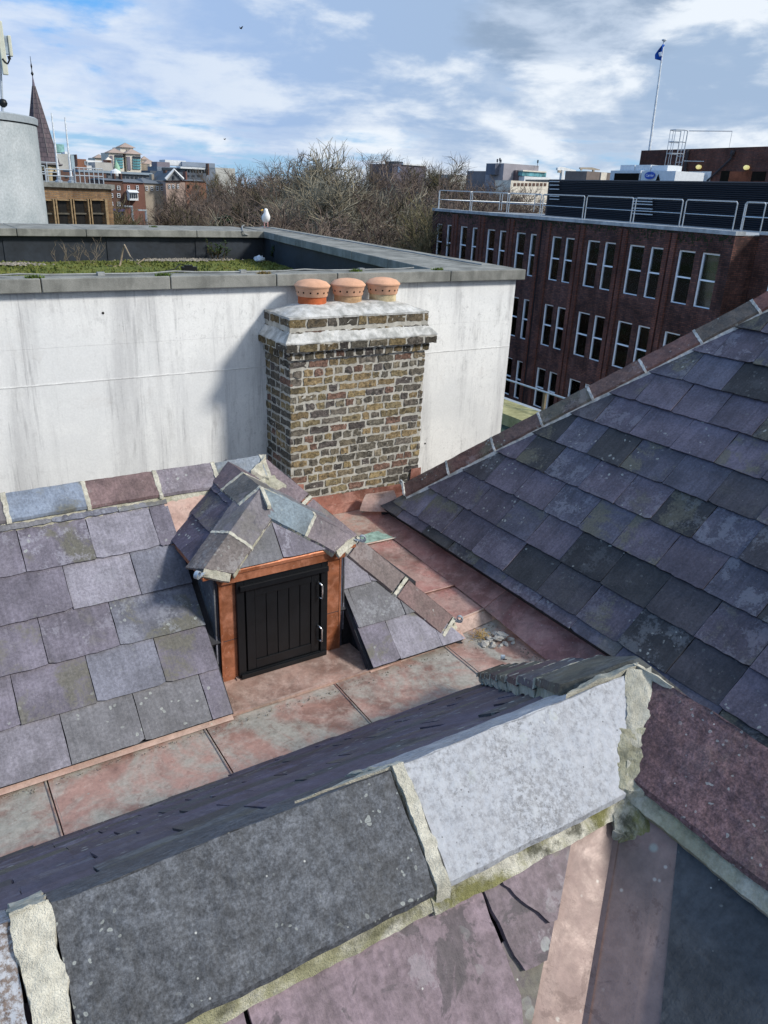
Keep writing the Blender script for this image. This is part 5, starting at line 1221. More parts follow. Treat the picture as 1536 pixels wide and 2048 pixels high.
# penthouse
PO = OFF + 15; pl = onF(1283, 301, PO); ps1 = pl.dot(D1); pz = pl.z
ph = MB(); ph.obb(NF * PO + D1 * (ps1 - 24) + Vector((0, 0, PT)), D1 * 24, NF * 8, (0, 0, pz - PT)); ph.build('penthouse', brick_mat('penthouse_brick', (.15, .055, .04), (.09, .04, .035), (.06, .045, .04), dark=.35), offb)
def pq_(x, y, o=-.05): 
    p = onF(x, y, PO + o); return p
ph = MB()
def prect(mb, x0, y0, x1, y1, o=-.06, d=.05):
    a = pq_(x0, y0, o); b_ = pq_(x1, y1, o); s0_, s1_ = b_.dot(D1), a.dot(D1); zl = min(a.z, b_.z); zh = max(a.z, b_.z)
    mb.obb(NF * (PO + o) + D1 * s0_ + Vector((0, 0, zl)), D1 * (s1_ - s0_), NF * d, (0, 0, zh - zl)); return s0_, s1_, zl, zh
prect(ph, 1377, 343, 1419, 364); ph.build('vent_panel', WHITEM, offb)
ph = MB()
for i in range(7): prect(ph, 1383, 349.5 + i * 2.0, 1396, 350.3 + i * 2.0, -.085, .02); prect(ph, 1401, 349.5 + i * 2.0, 1415, 350.3 + i * 2.0, -.085, .02)
ph.build('vent_slat', GALV, offb)
for q_ in ((1443, 342, 1455, 368), (1500, 343, 1528, 362)): ph = MB(); prect(ph, *q_); ph.build('dark_opening', HOLE, offb)
ph = MB(); prect(ph, 1460, 343, 1500, 366, -.07); ph.build('rusty_panel', simple('rust_red', (.16, .055, .03), .9, .2, 0, .4, 1), offb)
mb = MB(); mb.tube([pq_(1464, 308, -.15), pq_(1461, 318, -.15), pq_(1414, 362, -.15)], .06, 6); mb.tube([pq_(1466, 301, -.15), pq_(1464, 309, -.15)], .14, 6); mb.tube([pq_(1375.5, 299, -.15), pq_(1367, 362, -.15)], .10, 6); mb.build('downpipe', simple('dark_pipe', (.03, .028, .035), .6), offb)
LMP, tl_, bl_ = newmat('lit_bulkhead', .5); bl_.inputs['Base Color'].default_value = (.9, .75, .3, 1); bl_.inputs['Emission Color'].default_value = (1, .85, .35, 1); bl_.inputs['Emission Strength'].default_value = .45
for x_, y_ in ((1397, 334), (1492.5, 335)):
    p = pq_(x_, y_, -.15); lt = MB(); 
    vs = []
    for (r, o_) in ((.12, .1), (.13, -.04), (.10, -.10), (.04, -.12)):
        for k_ in range(12):
            th = 2 * math.pi * k_ / 12; vs.append(p + D1 * math.cos(th) * r * 1.35 + Vector((0, 0, math.sin(th) * r)) + NF * o_)
    lt.add(vs, [(j * 12 + k_, j * 12 + (k_ + 1) % 12, (j + 1) * 12 + (k_ + 1) % 12, (j + 1) * 12 + k_) for j in range(3) for k_ in range(12)] + [tuple(range(36, 48))]); lt.build('bulkhead_lamp', LMP, offb, smooth=True)
# caged ladder
lad = MB(); LO = OFF + 14.2
def lq(x, y, o=0.0): return onF(x, y, LO + o)
z_top = lq(1350, 263).z; z_b = lq(1350, 352).z; sL = lq(1356, 300).dot(D1); sR = lq(1369, 300).dot(D1)
def LP(s_, z_, o=0.0): return NF * (LO + o) + D1 * s_ + Vector((0, 0, z_))
zs = [z_b + (z_top - z_b) * i / 10 for i in range(11)]
for s_ in (sL, sR): lad.tube([LP(s_, PT), LP(s_, z_top)], .035, 5)
z_r = PT + .3
while z_r < pz: lad.tube([LP(sL, z_r), LP(sR, z_r)], .02, 4); z_r += .35
wL = sL - sR
for z_ in (lq(1350, 333).z, lq(1350, 309).z, lq(1350, 286).z, z_top):
    ring = [LP(sL, z_, 0), LP(sL + wL * .35, z_, -.45), LP(sL - wL * .1, z_, -.95), LP(sR + wL * .1, z_, -.95), LP(sR - wL * .35, z_, -.45), LP(sR, z_, 0)]; lad.tube(ring, .028, 4)
for s_, o_ in ((sL + wL * .35, -.45), (sL - wL * .1, -.95), (sR + wL * .1, -.95), (sR - wL * .35, -.45)): lad.tube([LP(s_, lq(1350, 333).z, o_), LP(s_, z_top, o_)], .022, 4)
a0 = sR - .2; lad.tube([LP(sR, z_top, .1), LP(sR - 2.0, z_top, 1.6), LP(sR - 2.0, z_top - 1.7, 1.6), LP(sR, z_top - 1.7, .1)], .028, 5)
lad.build('caged_ladder', GALV, offb)
# rooftop cooling units
UO = OFF + 9
def unit(x0, x1, yt, yb, label, parts):
    a = onF(x0, yt, UO); b_ = onF(x1, yt, UO); s1_, s0_ = a.dot(D1), b_.dot(D1); t_ = thing('cooling_unit', label, 'cooling unit', NF * UO + D1 * (s0_ + s1_) / 2 + Vector((0, 0, PT + .05)))
    z1 = (a.z + b_.z) / 2; m_b = MB(); m_b.obb(NF * UO + D1 * s0_ + Vector((0, 0, PT + .06)), D1 * (s1_ - s0_), NF * 2.2, (0, 0, z1 - PT - .06)); m_b.build('casing', WHITEM, t_); return t_, s0_, s1_, z1
t_, s0_, s1_, z1_ = unit(1222, 1282, 341, 360, 'long white rooftop cooling unit with dark open coil, behind the black screen', 1)
mb = MB(); a = onF(1230, 345, UO - .02); b_ = onF(1277, 359, UO - .02); mb.obb(NF * (UO - .03) + D1 * b_.dot(D1) + Vector((0, 0, z1_ - 1.9)), D1 * (a.dot(D1) - b_.dot(D1)), NF * .02, (0, 0, 1.75)); mb.build('coil', HOLE, t_)
mb = MB()
for (x0, x1, y0) in ((1241, 1270, 330), (1271, 1302, 330), (1303, 1336, 331)):
    a = onF(x0, y0, UO + .6); b_ = onF(x1, y0, UO + .6); mb.obb(NF * (UO + .6) + D1 * b_.dot(D1) + Vector((0, 0, z1_ + .001)), D1 * (a.dot(D1) - b_.dot(D1) - .03), NF * 1.1, (0, 0, a.z - z1_))
mb.build('fan_housing', WHITEM, t_)
t2, s0_, s1_, z1b = unit(1284, 1352, 342, 362, 'white rooftop cooling unit with a blue oval badge, behind the black screen', 1)
mb = MB(); c = onF(1300, 351, UO - .04); n_ = 20; vs = [c + D1 * math.cos(2 * math.pi * k_ / n_) * .42 + Vector((0, 0, math.sin(2 * math.pi * k_ / n_) * .20)) for k_ in range(n_)]
mb.prism(vs, -NF * .015); bad = mb.build('badge', simple('badge_blue', (.03, .09, .42), .5), t2)
mb = MB(); 
for (xa, xb_) in ((1315.5, 1318.5),): 
    a = onF(1312, 346, UO - .03); b_ = onF(1319, 362, UO - .03); mid_ = onF(1317, 348, UO - .03)
    mb.prism([a * 0 + mid_, onF(1311.5, 361, UO - .03), onF(1319.5, 361, UO - .03)], -NF * .012)
mb.build('panel_gap', HOLE, t2)
def text(body, size, M, mat, parent, name='lettering'):
    cu = bpy.data.curves.new(name, 'FONT'); cu.body = body; cu.size = size; cu.align_x = 'CENTER'; cu.align_y = 'CENTER'; cu.extrude = .004; cu.resolution_u = 2
    tmp = bpy.data.objects.new('tmp', cu); link(tmp); dg = bpy.context.evaluated_depsgraph_get(); me = bpy.data.meshes.new_from_object(tmp.evaluated_get(dg)); bpy.data.objects.remove(tmp)
    me.transform(M); me.materials.clear(); me.materials.append(mat); me.transform(Matrix.Translation(-OL[parent])); o = bpy.data.objects.new(name, me); put(o, parent); return o
WHP = simple('white_lettering', (.8, .82, .85), .6, .3, 0, .02)
def facM(p, ux, uz, n_): return Matrix(((ux.x, uz.x, n_.x, p.x), (ux.y, uz.y, n_.y, p.y), (ux.z, uz.z, n_.z, p.z), (0, 0, 0, 1)))
text('Carrier', .21, facM(c - NF * .022, -D1, UPV, -NF), WHP, t2)
# flagpole and flag
fpo = OFF + 17; fb = onF(1299, 300, fpo); ft = onF(1328, 83, fpo); fs_ = fb.dot(D1)
flg = thing('flagpole', 'white flagpole with a limp blue flag on the brick penthouse', 'flagpole', Vector((fb.x, fb.y, pz)))
mb = MB(); zt_ = ft.z; base = Vector((fb.x, fb.y, pz)); topp = ft
mb.tube([base, base.lerp(topp, .5), topp], [.085, .07, .05], 8); mb.lathe(topp, [(.06, 0), (.16, .05), (.16, .12), (.02, .14)], 10); mb.build('pole', simple('pole_white', (.62, .66, .70), .5), flg)
FBL = simple('flag_blue', (.012, .085, .40), .8, .2, 0, .15, 3)
vs = []; fs = []; ii, jj = 12, 10
pa = onF(1327.2, 89, fpo - .1); pbm = onF(1324.2, 122.5, fpo - .1); q1 = onF(1312.5, 109, fpo - .1); q2 = onF(1311.0, 118, fpo - .1)
for j in range(jj + 1):
    for i in range(ii + 1):
        t = j / jj; u = i / ii; hst = pa.lerp(pbm, t); fly = pa.lerp(q1, min(1, t * 1.9)) if t < .53 else q1.lerp(q2, (t - .53) / .47)
        p = hst.lerp(fly, u) - NF * (.12 * math.sin(u * 7 + t * 2)); vs.append(p)
for j in range(jj):
    for i in range(ii): fs.append((j * (ii + 1) + i, j * (ii + 1) + i + 1, (j + 1) * (ii + 1) + i + 1, (j + 1) * (ii + 1) + i))
mb = MB(); mb.add(vs, fs); fo = mb.build('flag', FBL, flg, smooth=True); md_ = fo.modifiers.new('s', 'SOLIDIFY'); md_.thickness = .01
# faint white lettering strokes on the folded flag
mb = MB(); 
for (x0, y0, x1, y1) in ((1318.2, 105.5, 1319.6, 112.5), (1320.0, 105, 1322.2, 112), (1322.2, 104, 1322.6, 112)):
    a = onF(x0, y0, fpo - .32); b_ = onF(x1, y1, fpo - .32); mb.tube([a, b_], .045, 4)
mb.build('lettering', WHP, fo)

# ================================================================== K. ground
def ground_mat():
    m, t, b = newmat('city_ground', .95, .1)
    p = t.n('TexCoord').outputs['Object']; n1 = t.noise(p, .02, 6, .6); n2 = t.noise(p, .4, 5, .6)
    c = t.mix(t.ramp(n1, .42, .56), (.05, .07, .03), (.10, .095, .085)); c = t.mix(1.0, c, t.grey(t.ramp(n2, .3, .7, .7, 1.3)), 'MULTIPLY'); t.set(b, 'Base Color', c); return m
mb = MB(); mb.add([(-4000, -500, -20), (4500, -500, -20), (4500, 5000, -20), (-4000, 5000, -20)], [(0, 1, 2, 3)])
tag(mb.build('ground', ground_mat(), None, org=(0, 0, -20)), kind='structure')
mb = MB(); mb.add([(10, 60, -19.99), (80, 60, -19.99), (80, 130, -19.99), (10, 130, -19.99)], [(0, 1, 2, 3)])
mb = MB(); mb.add([(-60, 118, -19.98), (60, 100, -19.98), (60, 112, -19.98), (-60, 130, -19.98)], [(0, 1, 2, 3)])
tag(mb.build('road', simple('asphalt', (.05, .05, .052), .9, .1, 0, .1, .5), None, org=(0, 115, -19.98)), kind='structure')

# ================================================================== L. concrete drum with aerials
DYc = 40.0; dr_ = 4.4; e1 = onY(75, 340, DYc); dcx = e1.x - dr_ * 1.0 + .12; dz_ = onY(30, 224, DYc - 4.2).z
drum = thing('water_tank', 'round pale concrete tower with a metal rim and aerials at the left edge', 'tower', (dcx, DYc, -20))
mb = MB(); mb.lathe((dcx, DYc, 0), [(dr_, -20), (dr_, dz_ - .30)], 64); mb.build('wall', DRUMC, drum, smooth=True, autos=40)
mb = MB(); mb.lathe((dcx, DYc, 0), [(dr_ - .02, dz_ - .299), (dr_ + .03, dz_ - .295), (dr_ + .03, dz_ - .26)], 64); mb.build('drip_line', BLACK, drum, smooth=True)
mb = MB(); mb.lathe((dcx, DYc, 0), [(dr_ + .06, dz_ - .259), (dr_ + .08, dz_ - .02), (dr_ + .02, dz_ + .02), (dr_ - .5, dz_ + .08)], 64); mb.build('rim', simple('zinc_rim', (.33, .37, .40), .6, .3, .2, .1), drum, smooth=True, autos=40)
CREAM = simple('cream_panel', (.52, .53, .45), .6, .3, 0, .05)
my = 38.0
ant = thing('antenna_mast', 'cream phone mast panels on a grey pole standing on the round concrete tower', 'antenna', onY(2, 214, my))
def pr(x0, y0, x1, y1, Y, dpt, mat, name, lean=0.0, parent=ant):
    mb = MB(); a = onY(x0, y0, Y); b_ = onY(x1, y0, Y); c_ = onY((x0 + x1) / 2 , y1, Y)
    mb.box((a.x, Y, c_.z), (b_.x, Y + dpt, a.z)); o = mb.build(name, mat, parent); m_ = o.modifiers.new('b', 'BEVEL'); m_.width = .03; m_.segments = 3; return o
pr(-8, 40, 3.5, 148, my, .18, CREAM, 'panel_aerial'); pr(14.5, 70, 21.5, 112, my, .25, CREAM, 'panel_aerial'); pr(3.6, 69.5, 14.3, 108, my + .05, .15, simple('grey_panel', (.26, .32, .38), .6), 'back_plate')
mb = MB(); mb.tube([onY(-3, 60, my + .3), onY(6, 240, my + .3)], .05, 8); mb.build('pole', GALV, ant)
mb = MB(); mb.tube([onY(19.5, 113, my), onY(18.5, 121, my), onY(15.5, 127.5, my), onY(10, 124, my), onY(5, 117, my)], .035, 6); mb.build('cable', BLACK, ant)
mb = MB(); mb.tube([onY(17.5, 112, my + .1), onY(19.5, 119, my + .1)], .06, 8); mb.build('connector', BLACK, ant)
mb = MB(); c = onY(6, 206, my - .5); mb.lathe(c - Vector((0, 0, .14)), [(.05, -.02), (.14, .05), (.17, .14), (.12, .26), (.03, .29)], 14); mb.tube([c - Vector((.4, 0, .1)), c + Vector((.05, 0, 0))], .05, 6)
mb.build('camera_head', BLACK, ant, smooth=True)

# ================================================================== M. buildings in the middle distance
def bbox_building(name, label, x0, x1, yt, Y, depth, mat, cat='building', zb=-20, extra=0.0):
    a = onY(x0, yt, Y); b_ = onY(x1, yt, Y); xm = (a.x + b_.x) / 2; zt = onY((x0 + x1) / 2, yt, Y).z
    t_ = thing(name, label, cat, (xm, Y, zb)); mb = MB(); mb.box((a.x, Y, zb), (b_.x, Y + depth, zt)); mb.build('wall', mat, t_); return t_, a.x, b_.x, zt
WMESH = {}
def win(parent, x0, y0, x1, y1, Y, mat=None, frame=None, d=.12):
    a = onY(x0, y0, Y - d); b_ = onY(x1, y1, Y - d); zt, zb = a.z, onY((x0 + x1) / 2, y1, Y - d).z
    key = (mat.name if mat else 'g', frame.name if frame else '-', round(b_.x - a.x, 1), round(zt - zb, 1))
    if key not in WMESH:
        w_, h_ = max(.1, b_.x - a.x), max(.1, zt - zb); mb = MB(); f = max(.06, w_ * .09); mb.box((0, 0, 0), (w_, d * .8, h_), mi=0)
        if frame:
            for q in (((0, -.04, 0), (f, -.001, h_)), ((w_ - f, -.04, 0), (w_, -.001, h_)), ((f, -.04, h_ - f), (w_ - f, -.001, h_)), ((f, -.04, 0), (w_ - f, -.001, f)), ((f, -.03, h_ / 2 - f / 2), (w_ - f, -.001, h_ / 2 + f / 2))): mb.box(q[0], q[1], mi=1)
        o = mb.build('window', [mat or GLS, frame or WF], None); WMESH[key] = o.data; bpy.data.objects.remove(o)
    o = bpy.data.objects.new('window', WMESH[key]); put(o, parent); o.location = Vector((a.x, Y - d, zb)) - OL[parent]; return o
YBR = brick_mat('yellow_brown_brick', (.27, .165, .085), (.17, .10, .055), (.16, .13, .10), .45, .15, .02, dark=.25)
TANB = simple('tan_pier', (.29, .205, .115), .9)
DGL_ = simple('dark_pane', (.018, .017, .016), .35, .2, 0, .4, .4)
# yellow brick block behind the drum
YY = 70.0
yb, yx0, yx1, yzt = bbox_building('brick_building', 'yellow-brown brick block with dark windows and rooftop railing beside the concrete tower', 40, 222, 375, YY, 20, YBR)
mb = MB(); mb.box((yx0 - .2, YY - .25, yzt - .002 + .002), (yx1 + .25, YY + 20, yzt + .35)); mb.build('roof_edge', COPING, yb)
for (x0, x1) in ((56, 75), (84, 104), (115, 139), (149.5, 173.5), (184, 208)):
    o = win(yb, x0, 402, x1, 470, YY, DGL_, None)
    for xx in (x0 - 6.5, x1 + 1.5):
        mb = MB(); a = onY(xx, 398, YY - .45); b_ = onY(xx + 5, 398, YY - .45); mb.box((a.x, YY - .45, -12), (b_.x, YY - .001, a.z)); mb.build('pilaster', TANB, yb)
    mb = MB(); a = onY(x0, 399, YY - .4); b_ = onY(x1, 401.5, YY - .4); mb.box((a.x, YY - .4, b_.z), (b_.x, YY - .001, a.z)); mb.build('lintel', TANB, yb)
    mb = MB(); a = onY(x0, 427, YY - .3); b_ = onY(x1, 427, YY - .3); mb.box((a.x, YY - .28, a.z - .06), (b_.x, YY - .13, a.z + .06)); mb.build('transom', simple('bronze', (.10, .09, .07), .5), yb)
rz = yzt + .35
def yrail(x0, x1, n, yoff=.5, h=1.15):
    mb = MB(); a = onY(x0, 372, YY).x; b_ = onY(x1, 372, YY).x
    for zz_ in (h, h * .5): mb.tube([(a, YY + yoff, rz + zz_), (b_, YY + yoff, rz + zz_)], .045, 5)
    for i in range(n + 1): x = a + (b_ - a) * i / n; mb.tube([(x, YY + yoff, rz), (x, YY + yoff, rz + h)], .045, 5)
    mb.build('railing', GALV, yb)
yrail(70, 96, 2); yrail(98, 153, 2, .6, .95); yrail(155, 211, 6, .5)
yrail(80, 150, 3, 6, 1.5)
for x0, y0, x1, y1, lb in ((119, 370, 102, 226, 'tall white flagpole on the yellow brick roof, nearer the spire'), (144, 370, 131, 235, 'tall white flagpole on the yellow brick roof, right of the other')):
    b0 = onY(x0, y0, YY + 1.5); zt = onY(x1, y1, YY + 1.5).z; t_ = thing('roof_pole', lb, 'flagpole', Vector((b0.x, b0.y, rz)))
    mb = MB(); mb.tube([(b0.x, b0.y, rz), (b0.x, b0.y, zt)], [.10, .05], 8); mb.build('pole', simple('pole_paint', (.6, .64, .68), .5), t_)
    mb = MB(); mb.lathe((b0.x, b0.y, rz), [(.3, 0), (.3, .12), (.16, .2), (.16, .5)], 10); mb.build('base', GALV, t_)
# church spire
SY = 130.0; sa = onY(67, 158, SY); sb = onY(93, 326, SY); sxc = sb.x - .5
spr = thing('church_spire', 'slate church spire with iron finial above a stone belfry', 'church', (sxc, SY, -20))
SLT, ts_, bs_ = newmat('spire_slate', .8, .3); uv = ts_.n('TexCoord').outputs['UV']
brs = ts_.n('TexBrick', Vector=uv, Color1=(.115, .088, .10), Color2=(.085, .07, .085), Mortar=(.045, .04, .05), Scale=1.0, Mortar_Size=.05, Brick_Width=.7, Row_Height=.62); ts_.set(bs_, 'Base Color', brs.outputs['Color'])
mb = MB(); szb = sb.z; szt = onY(66, 172, SY).z; R0 = 2.35
def octa(r, z, rot=.2): return [Vector((sxc + r * math.cos(rot + math.pi * 2 * k_ / 8), SY + r * math.sin(rot + math.pi * 2 * k_ / 8), z)) for k_ in range(8)]
lv_ = [(R0 * 1.06, szb), (R0 * .93, szb + 1.1), (.20, szt)]
vs = []; 
for r, z in lv_: vs += octa(r, z)
mb.add(vs, [(j * 8 + k_, j * 8 + (k_ + 1) % 8, (j + 1) * 8 + (k_ + 1) % 8, (j + 1) * 8 + k_) for j in range(2) for k_ in range(8)]); mb.build('spire', SLT, spr)
mb = MB()
for k_ in range(8): a = octa(R0 * .935, szb + 1.1)[k_]; b_ = octa(.21, szt)[k_]; mb.tube([a, b_], [.07, .04], 4)
mb.build('hip_roll', simple('lead_roll', (.16, .14, .14), .6), spr)
mb = MB(); mb.add(octa(.21, szt) + [Vector((sxc, SY, szt + 1.6))], [(k_, (k_ + 1) % 8, 8) for k_ in range(8)]); mb.build('spire_cap', simple('lead_cap', (.15, .13, .17), .6), spr)
mb = MB(); zf = onY(65, 113, SY).z; mb.tube([(sxc, SY, szt + 1.2), (sxc, SY, zf)], [.07, .03], 5); mb.lathe((sxc, SY, szt + 1.5), [(.02, -.3), (.2, 0), (.02, .4)], 8); mb.lathe((sxc, SY, zf - 1.2), [(.02, -.5), (.12, 0), (.02, .5)], 6); mb.build('finial', BLACK, spr)
mb = MB(); mb.lathe((sxc, SY, szb), [(R0 * 1.05, -.35), (R0 * 1.16, -.2), (R0 * 1.16, -.02), (R0 * 1.07, .0)], 8); mb.build('cornice', simple('lead_cornice', (.17, .16, .17), .6), spr)
mb = MB(); vs = octa(R0 * .92, -20) + octa(R0 * .92, szb - .35); mb.add(vs, [(k_, (k_ + 1) % 8, 8 + (k_ + 1) % 8, 8 + k_) for k_ in range(8)]); mb.build('belfry', STONE, spr)
for k_ in (4, 5, 6, 7):
    a = octa(R0 * .93, 0)[k_]; b_ = octa(R0 * .93, 0)[(k_ + 1) % 8]; c = (a + b_) / 2; u = (b_ - a).normalized(); n_ = Vector((c.x - sxc, c.y - SY, 0)).normalized(); mb = MB(); pts = []
    for i in range(9): th = math.pi * i / 8; pts.append(c + u * math.cos(th) * .42 + Vector((0, 0, szb - 1.6 + (.75 if math.sin(th) > .99 else .6 * math.sin(th)))) + n_ * .01)
    pts += [c - u * .42 + Vector((0, 0, szb - 4.3)) + n_ * .01, c + u * .42 + Vector((0, 0, szb - 4.3)) + n_ * .01]; mb.prism(pts, n_ * .05); mb.build('arch_opening', HOLE, spr)

# ------------------------------------------------------------------ terrace and city beyond
def pl(name, col, **k): return simple(name, col, .85, .2, 0, .12, .3)
BRN = pl('brown_brick_far', (.115, .068, .055)); REDB = pl('red_brick_far', (.17, .085, .068)); ORB = pl('orange_brick_far', (.24, .115, .078)); GREYR = pl('grey_roof_far', (.13, .145, .165)); PALE = pl('pale_far', (.42, .42, .40)); STF = pl('stone_far', (.62, .57, .50)); WHF = pl('white_far', (.62, .64, .66)); DGL = simple('dark_glass_far', (.03, .04, .055), .3, .3); TGL = simple('teal_glass_far', (.10, .26, .30), .25, .3, 0, .5, .4); PYR = pl('pyramid_roof', (.34, .27, .235)); GRN_ = pl('green_dome', (.26, .44, .33)); BEIG = pl('beige_far', (.33, .29, .24))
def box3(parent, name, x0, y0, x1, y1, Y, depth, mat, d=0.0, zb=None):
    a = onY(x0, y0, Y - d); b_ = onY(x1, y1, Y - d); zt = onY((x0 + x1) / 2, y0, Y - d).z; z0 = onY((x0 + x1) / 2, y1, Y - d).z if zb is None else zb
    mb = MB(); mb.box((a.x, Y - d, z0), (b_.x, Y - d + depth, zt)); return mb.build(name, mat, parent)
def gable(parent, x0, x1, y_e, y_r, Y, depth, mat, name='roof', hip=0.0):
    a = onY(x0, y_e, Y); b_ = onY(x1, y_e, Y); ze = onY((x0 + x1) / 2, y_e, Y).z; zr = onY((x0 + x1) / 2, y_r, Y).z; m_ = depth / 2; hx = (b_.x - a.x) * hip
    mb = MB(); mb.add([(a.x, Y - .3, ze), (b_.x, Y - .3, ze), (b_.x, Y + depth, ze), (a.x, Y + depth, ze), (a.x + hx, Y + m_, zr), (b_.x - hx, Y + m_, zr)], [(0, 1, 5, 4), (1, 2, 5), (2, 3, 4, 5), (3, 0, 4), (0, 3, 2, 1)]); return mb.build(name, mat, parent)
def pyr(parent, x0, x1, ye, yt, Y, mat, name='roof'):
    a = onY(x0, ye, Y); b_ = onY(x1, ye, Y); ze = onY((x0 + x1) / 2, ye, Y).z; zt = onY((x0 + x1) / 2, yt, Y).z; w_ = b_.x - a.x
    mb = MB(); mb.add([(a.x - .3, Y - .3, ze), (b_.x + .3, Y - .3, ze), (b_.x + .3, Y + w_, ze), (a.x - .3, Y + w_, ze), ((a.x + b_.x) / 2, Y + w_ / 2, zt)], [(0, 1, 4), (1, 2, 4), (2, 3, 4), (3, 0, 4), (0, 3, 2, 1)]); return mb.build(name, mat, parent)
TY = 150.0
t_, *_ = bbox_building('town_house', 'dark brown brick town house with sash windows above a purple shopfront', 208, 246, 361, TY, 12, BRN)
for yy in (371.5, 386.5, 403.5):
    for xx in (219.5, 234): win(t_, xx, yy, xx + 7, yy + 8.5, TY, GLS, WF)
box3(t_, 'shopfront', 224, 418, 250, 423.5, TY, .5, simple('purple_fascia', (.06, .05, .20), .6), .5); box3(t_, 'shop_window', 225, 424, 248, 441, TY, .3, DGL, .3)
gable(t_, 207, 246, 361, 357, TY, 12, GREYR)
for xx in (228, 241): box3(t_, 'chimney', xx, 347, xx + 4, 361, TY, 1.5, BRN, -4)
t_, *_ = bbox_building('town_house', 'red brick town house with white bay window, right of the brown one', 246.4, 288, 365, TY, 12, REDB)
for xx in (254.5, 272): win(t_, xx, 371, xx + 5.5, 380, TY, GLS, WF)
b1 = box3(t_, 'bay_window', 258, 385, 277, 401, TY, 1.5, WHF, 1.5)
for i in range(4): win(t_, 260 + i * 4.2, 388, 262.8 + i * 4.2, 396, TY - 1.5, DGL, None)
gable(t_, 257.5, 277.5, 385, 380, TY - 1.6, 2.2, WHF, 'bay_roof'); gable(t_, 246, 288, 365, 358, TY, 12, GREYR)
t_, *_ = bbox_building('town_house', 'pale rendered town house with hipped slate roof behind the bare trees', 288.5, 330, 367, TY + 2, 12, BEIG)
gable(t_, 287, 331, 367, 357, TY + 2, 12, GREYR, hip=.3); box3(t_, 'chimney', 303, 348.5, 309, 364, TY, 1.5, BEIG, -6)
for xx in (291, 301, 312, 321): win(t_, xx, 373, xx + 4.5, 381, TY + 2, GLS, WF)
t_, *_ = bbox_building('gabled_house', 'gabled house with white bargeboards and small arched attic window', 331, 370, 364, TY, 14, pl('pink_render', (.36, .27, .23)))
a = onY(331, 361, TY - .5); b_ = onY(366, 361, TY - .5); c = onY(347.5, 342, TY - .5)
mb = MB(); mb.prism([a, b_, Vector((c.x, c.y, c.z))], (0, 10, 0)); mb.build('gable', GREYR, t_)
mb = MB(); u_ = Vector((0, -.2, .2)); mb.tube([a + u_, c + u_, b_ + u_], .28, 4); mb.build('bargeboard', WHF, t_); win(t_, 345.8, 351, 349, 358.5, TY - .6, DGL, None)
box3(t_, 'chimney', 331, 341, 336, 367, TY, 1.6, BRN, -3); box3(t_, 'chimney', 371, 343, 375, 366, TY, 1.6, REDB, -3)
for xx in (337, 345, 354): win(t_, xx, 369, xx + 4, 377, TY, GLS, WF)
t_, *_ = bbox_building('town_house', 'orange brick town house with two dark windows, right of the gabled house', 370.5, 412, 362, TY, 12, ORB)
for xx in (374, 390.5): win(t_, xx, 369, xx + 5.5, 376, TY, GLS, None)
gable(t_, 370, 413, 362, 359, TY, 12, GREYR)
t_, *_ = bbox_building('long_roof_building', 'long low building with grey metal roof and strip of rooflights', 158, 312, 347, 190, 7, GREYR)
for i in range(14): 
    if i not in (5, 6): win(t_, 176 + i * 8.6, 350 + i * .3, 181.5 + i * 8.6, 354 + i * .3, 190, WHF if i < 4 else DGL, None)
box3(t_, 'roof_edge', 156, 342.5, 305, 347, 190, 7, pl('blue_grey_roof', (.24, .30, .36)), .5)
mb = MB(); c = onY(231.5, 347, 185); mb.lathe(c, [(.02, -1.0), (1.0, -.5), (1.2, 0), (1.0, .5), (.02, 1.0)], 12); mb.build('satellite_dish', WHF, t_)
t_, *_ = bbox_building('warehouse', 'dark slate roofed block in front of the modern offices', 300, 412, 344, 215, 8, pl('dark_roof_far', (.085, .10, .125)))
for i in range(8): win(t_, 318 + i * 11, 350, 324 + i * 11, 353.5, 215, DGL, None)
t_, *_ = bbox_building('modern_offices', 'modern grey glass offices with white roof edge, right of the pyramid roofs', 314, 431, 336, 260, 10, pl('blue_slate_cladding', (.16, .19, .24)))
box3(t_, 'upper_storey', 314, 324, 340, 336, 260, 6, pl('mauve_cladding', (.20, .18, .21)), -3); box3(t_, 'upper_storey', 330, 320.5, 372, 331, 260, 6, WHF, -5); box3(t_, 'upper_storey', 364, 325, 430, 334, 260, 6, pl('grey_cladding', (.22, .26, .32)), -4)
box3(t_, 'canopy', 361, 334.5, 410, 338, 260, 4, WHF, 2); box3(t_, 'chimney', 415.5, 327, 419, 350, 258, 2, BRN, 0)
for i in range(14): win(t_, 371 + i * 2.9, 339.5, 372.6 + i * 2.9, 345.5, 260, WHF if i % 2 else DGL, None, .3)
win(t_, 325, 335, 360, 341, 260, DGL, None, .3)
# the stone and glass block with pyramid roofs
PY = 330.0
t_ = thing('pyramid_roof_building', 'large stone office building with stepped pyramid roofs and teal glass bays', 'building', (onY(262, 340, PY).x, PY, -20))
for (x0, x1, ye, yt, dY) in ((240, 270, 295, 285, 16), (217, 249, 306, 296, 0), (251.5, 283.5, 308, 297, 0), (284, 297, 319, 312, 18), (288, 314, 328, 318, 6), (190, 212, 316, 308, 20)):
    box3(t_, 'wall', x0, ye, x1, 345, PY + dY, 12, STF, 0, -20); pyr(t_, x0, x1, ye, yt, PY + dY - .5, PYR)
for (x0, x1, y0) in ((229.5, 246.5, 310), (265.5, 281.5, 312.5)):
    for r in range(5): win(t_, x0, y0 + r * 5.4, x1, y0 + 4.2 + r * 5.4, PY, TGL if r else DGL, None, .4)
for (x0, x1, y0, y1) in ((220, 227.5, 311, 338), (253.5, 262, 313, 340)): win(t_, x0, y0, x1, y1, PY, pl('shaded_stone', (.17, .16, .20)), None, .35)  # unglazed dark panels: shade on the towers' left faces painted as darker stone
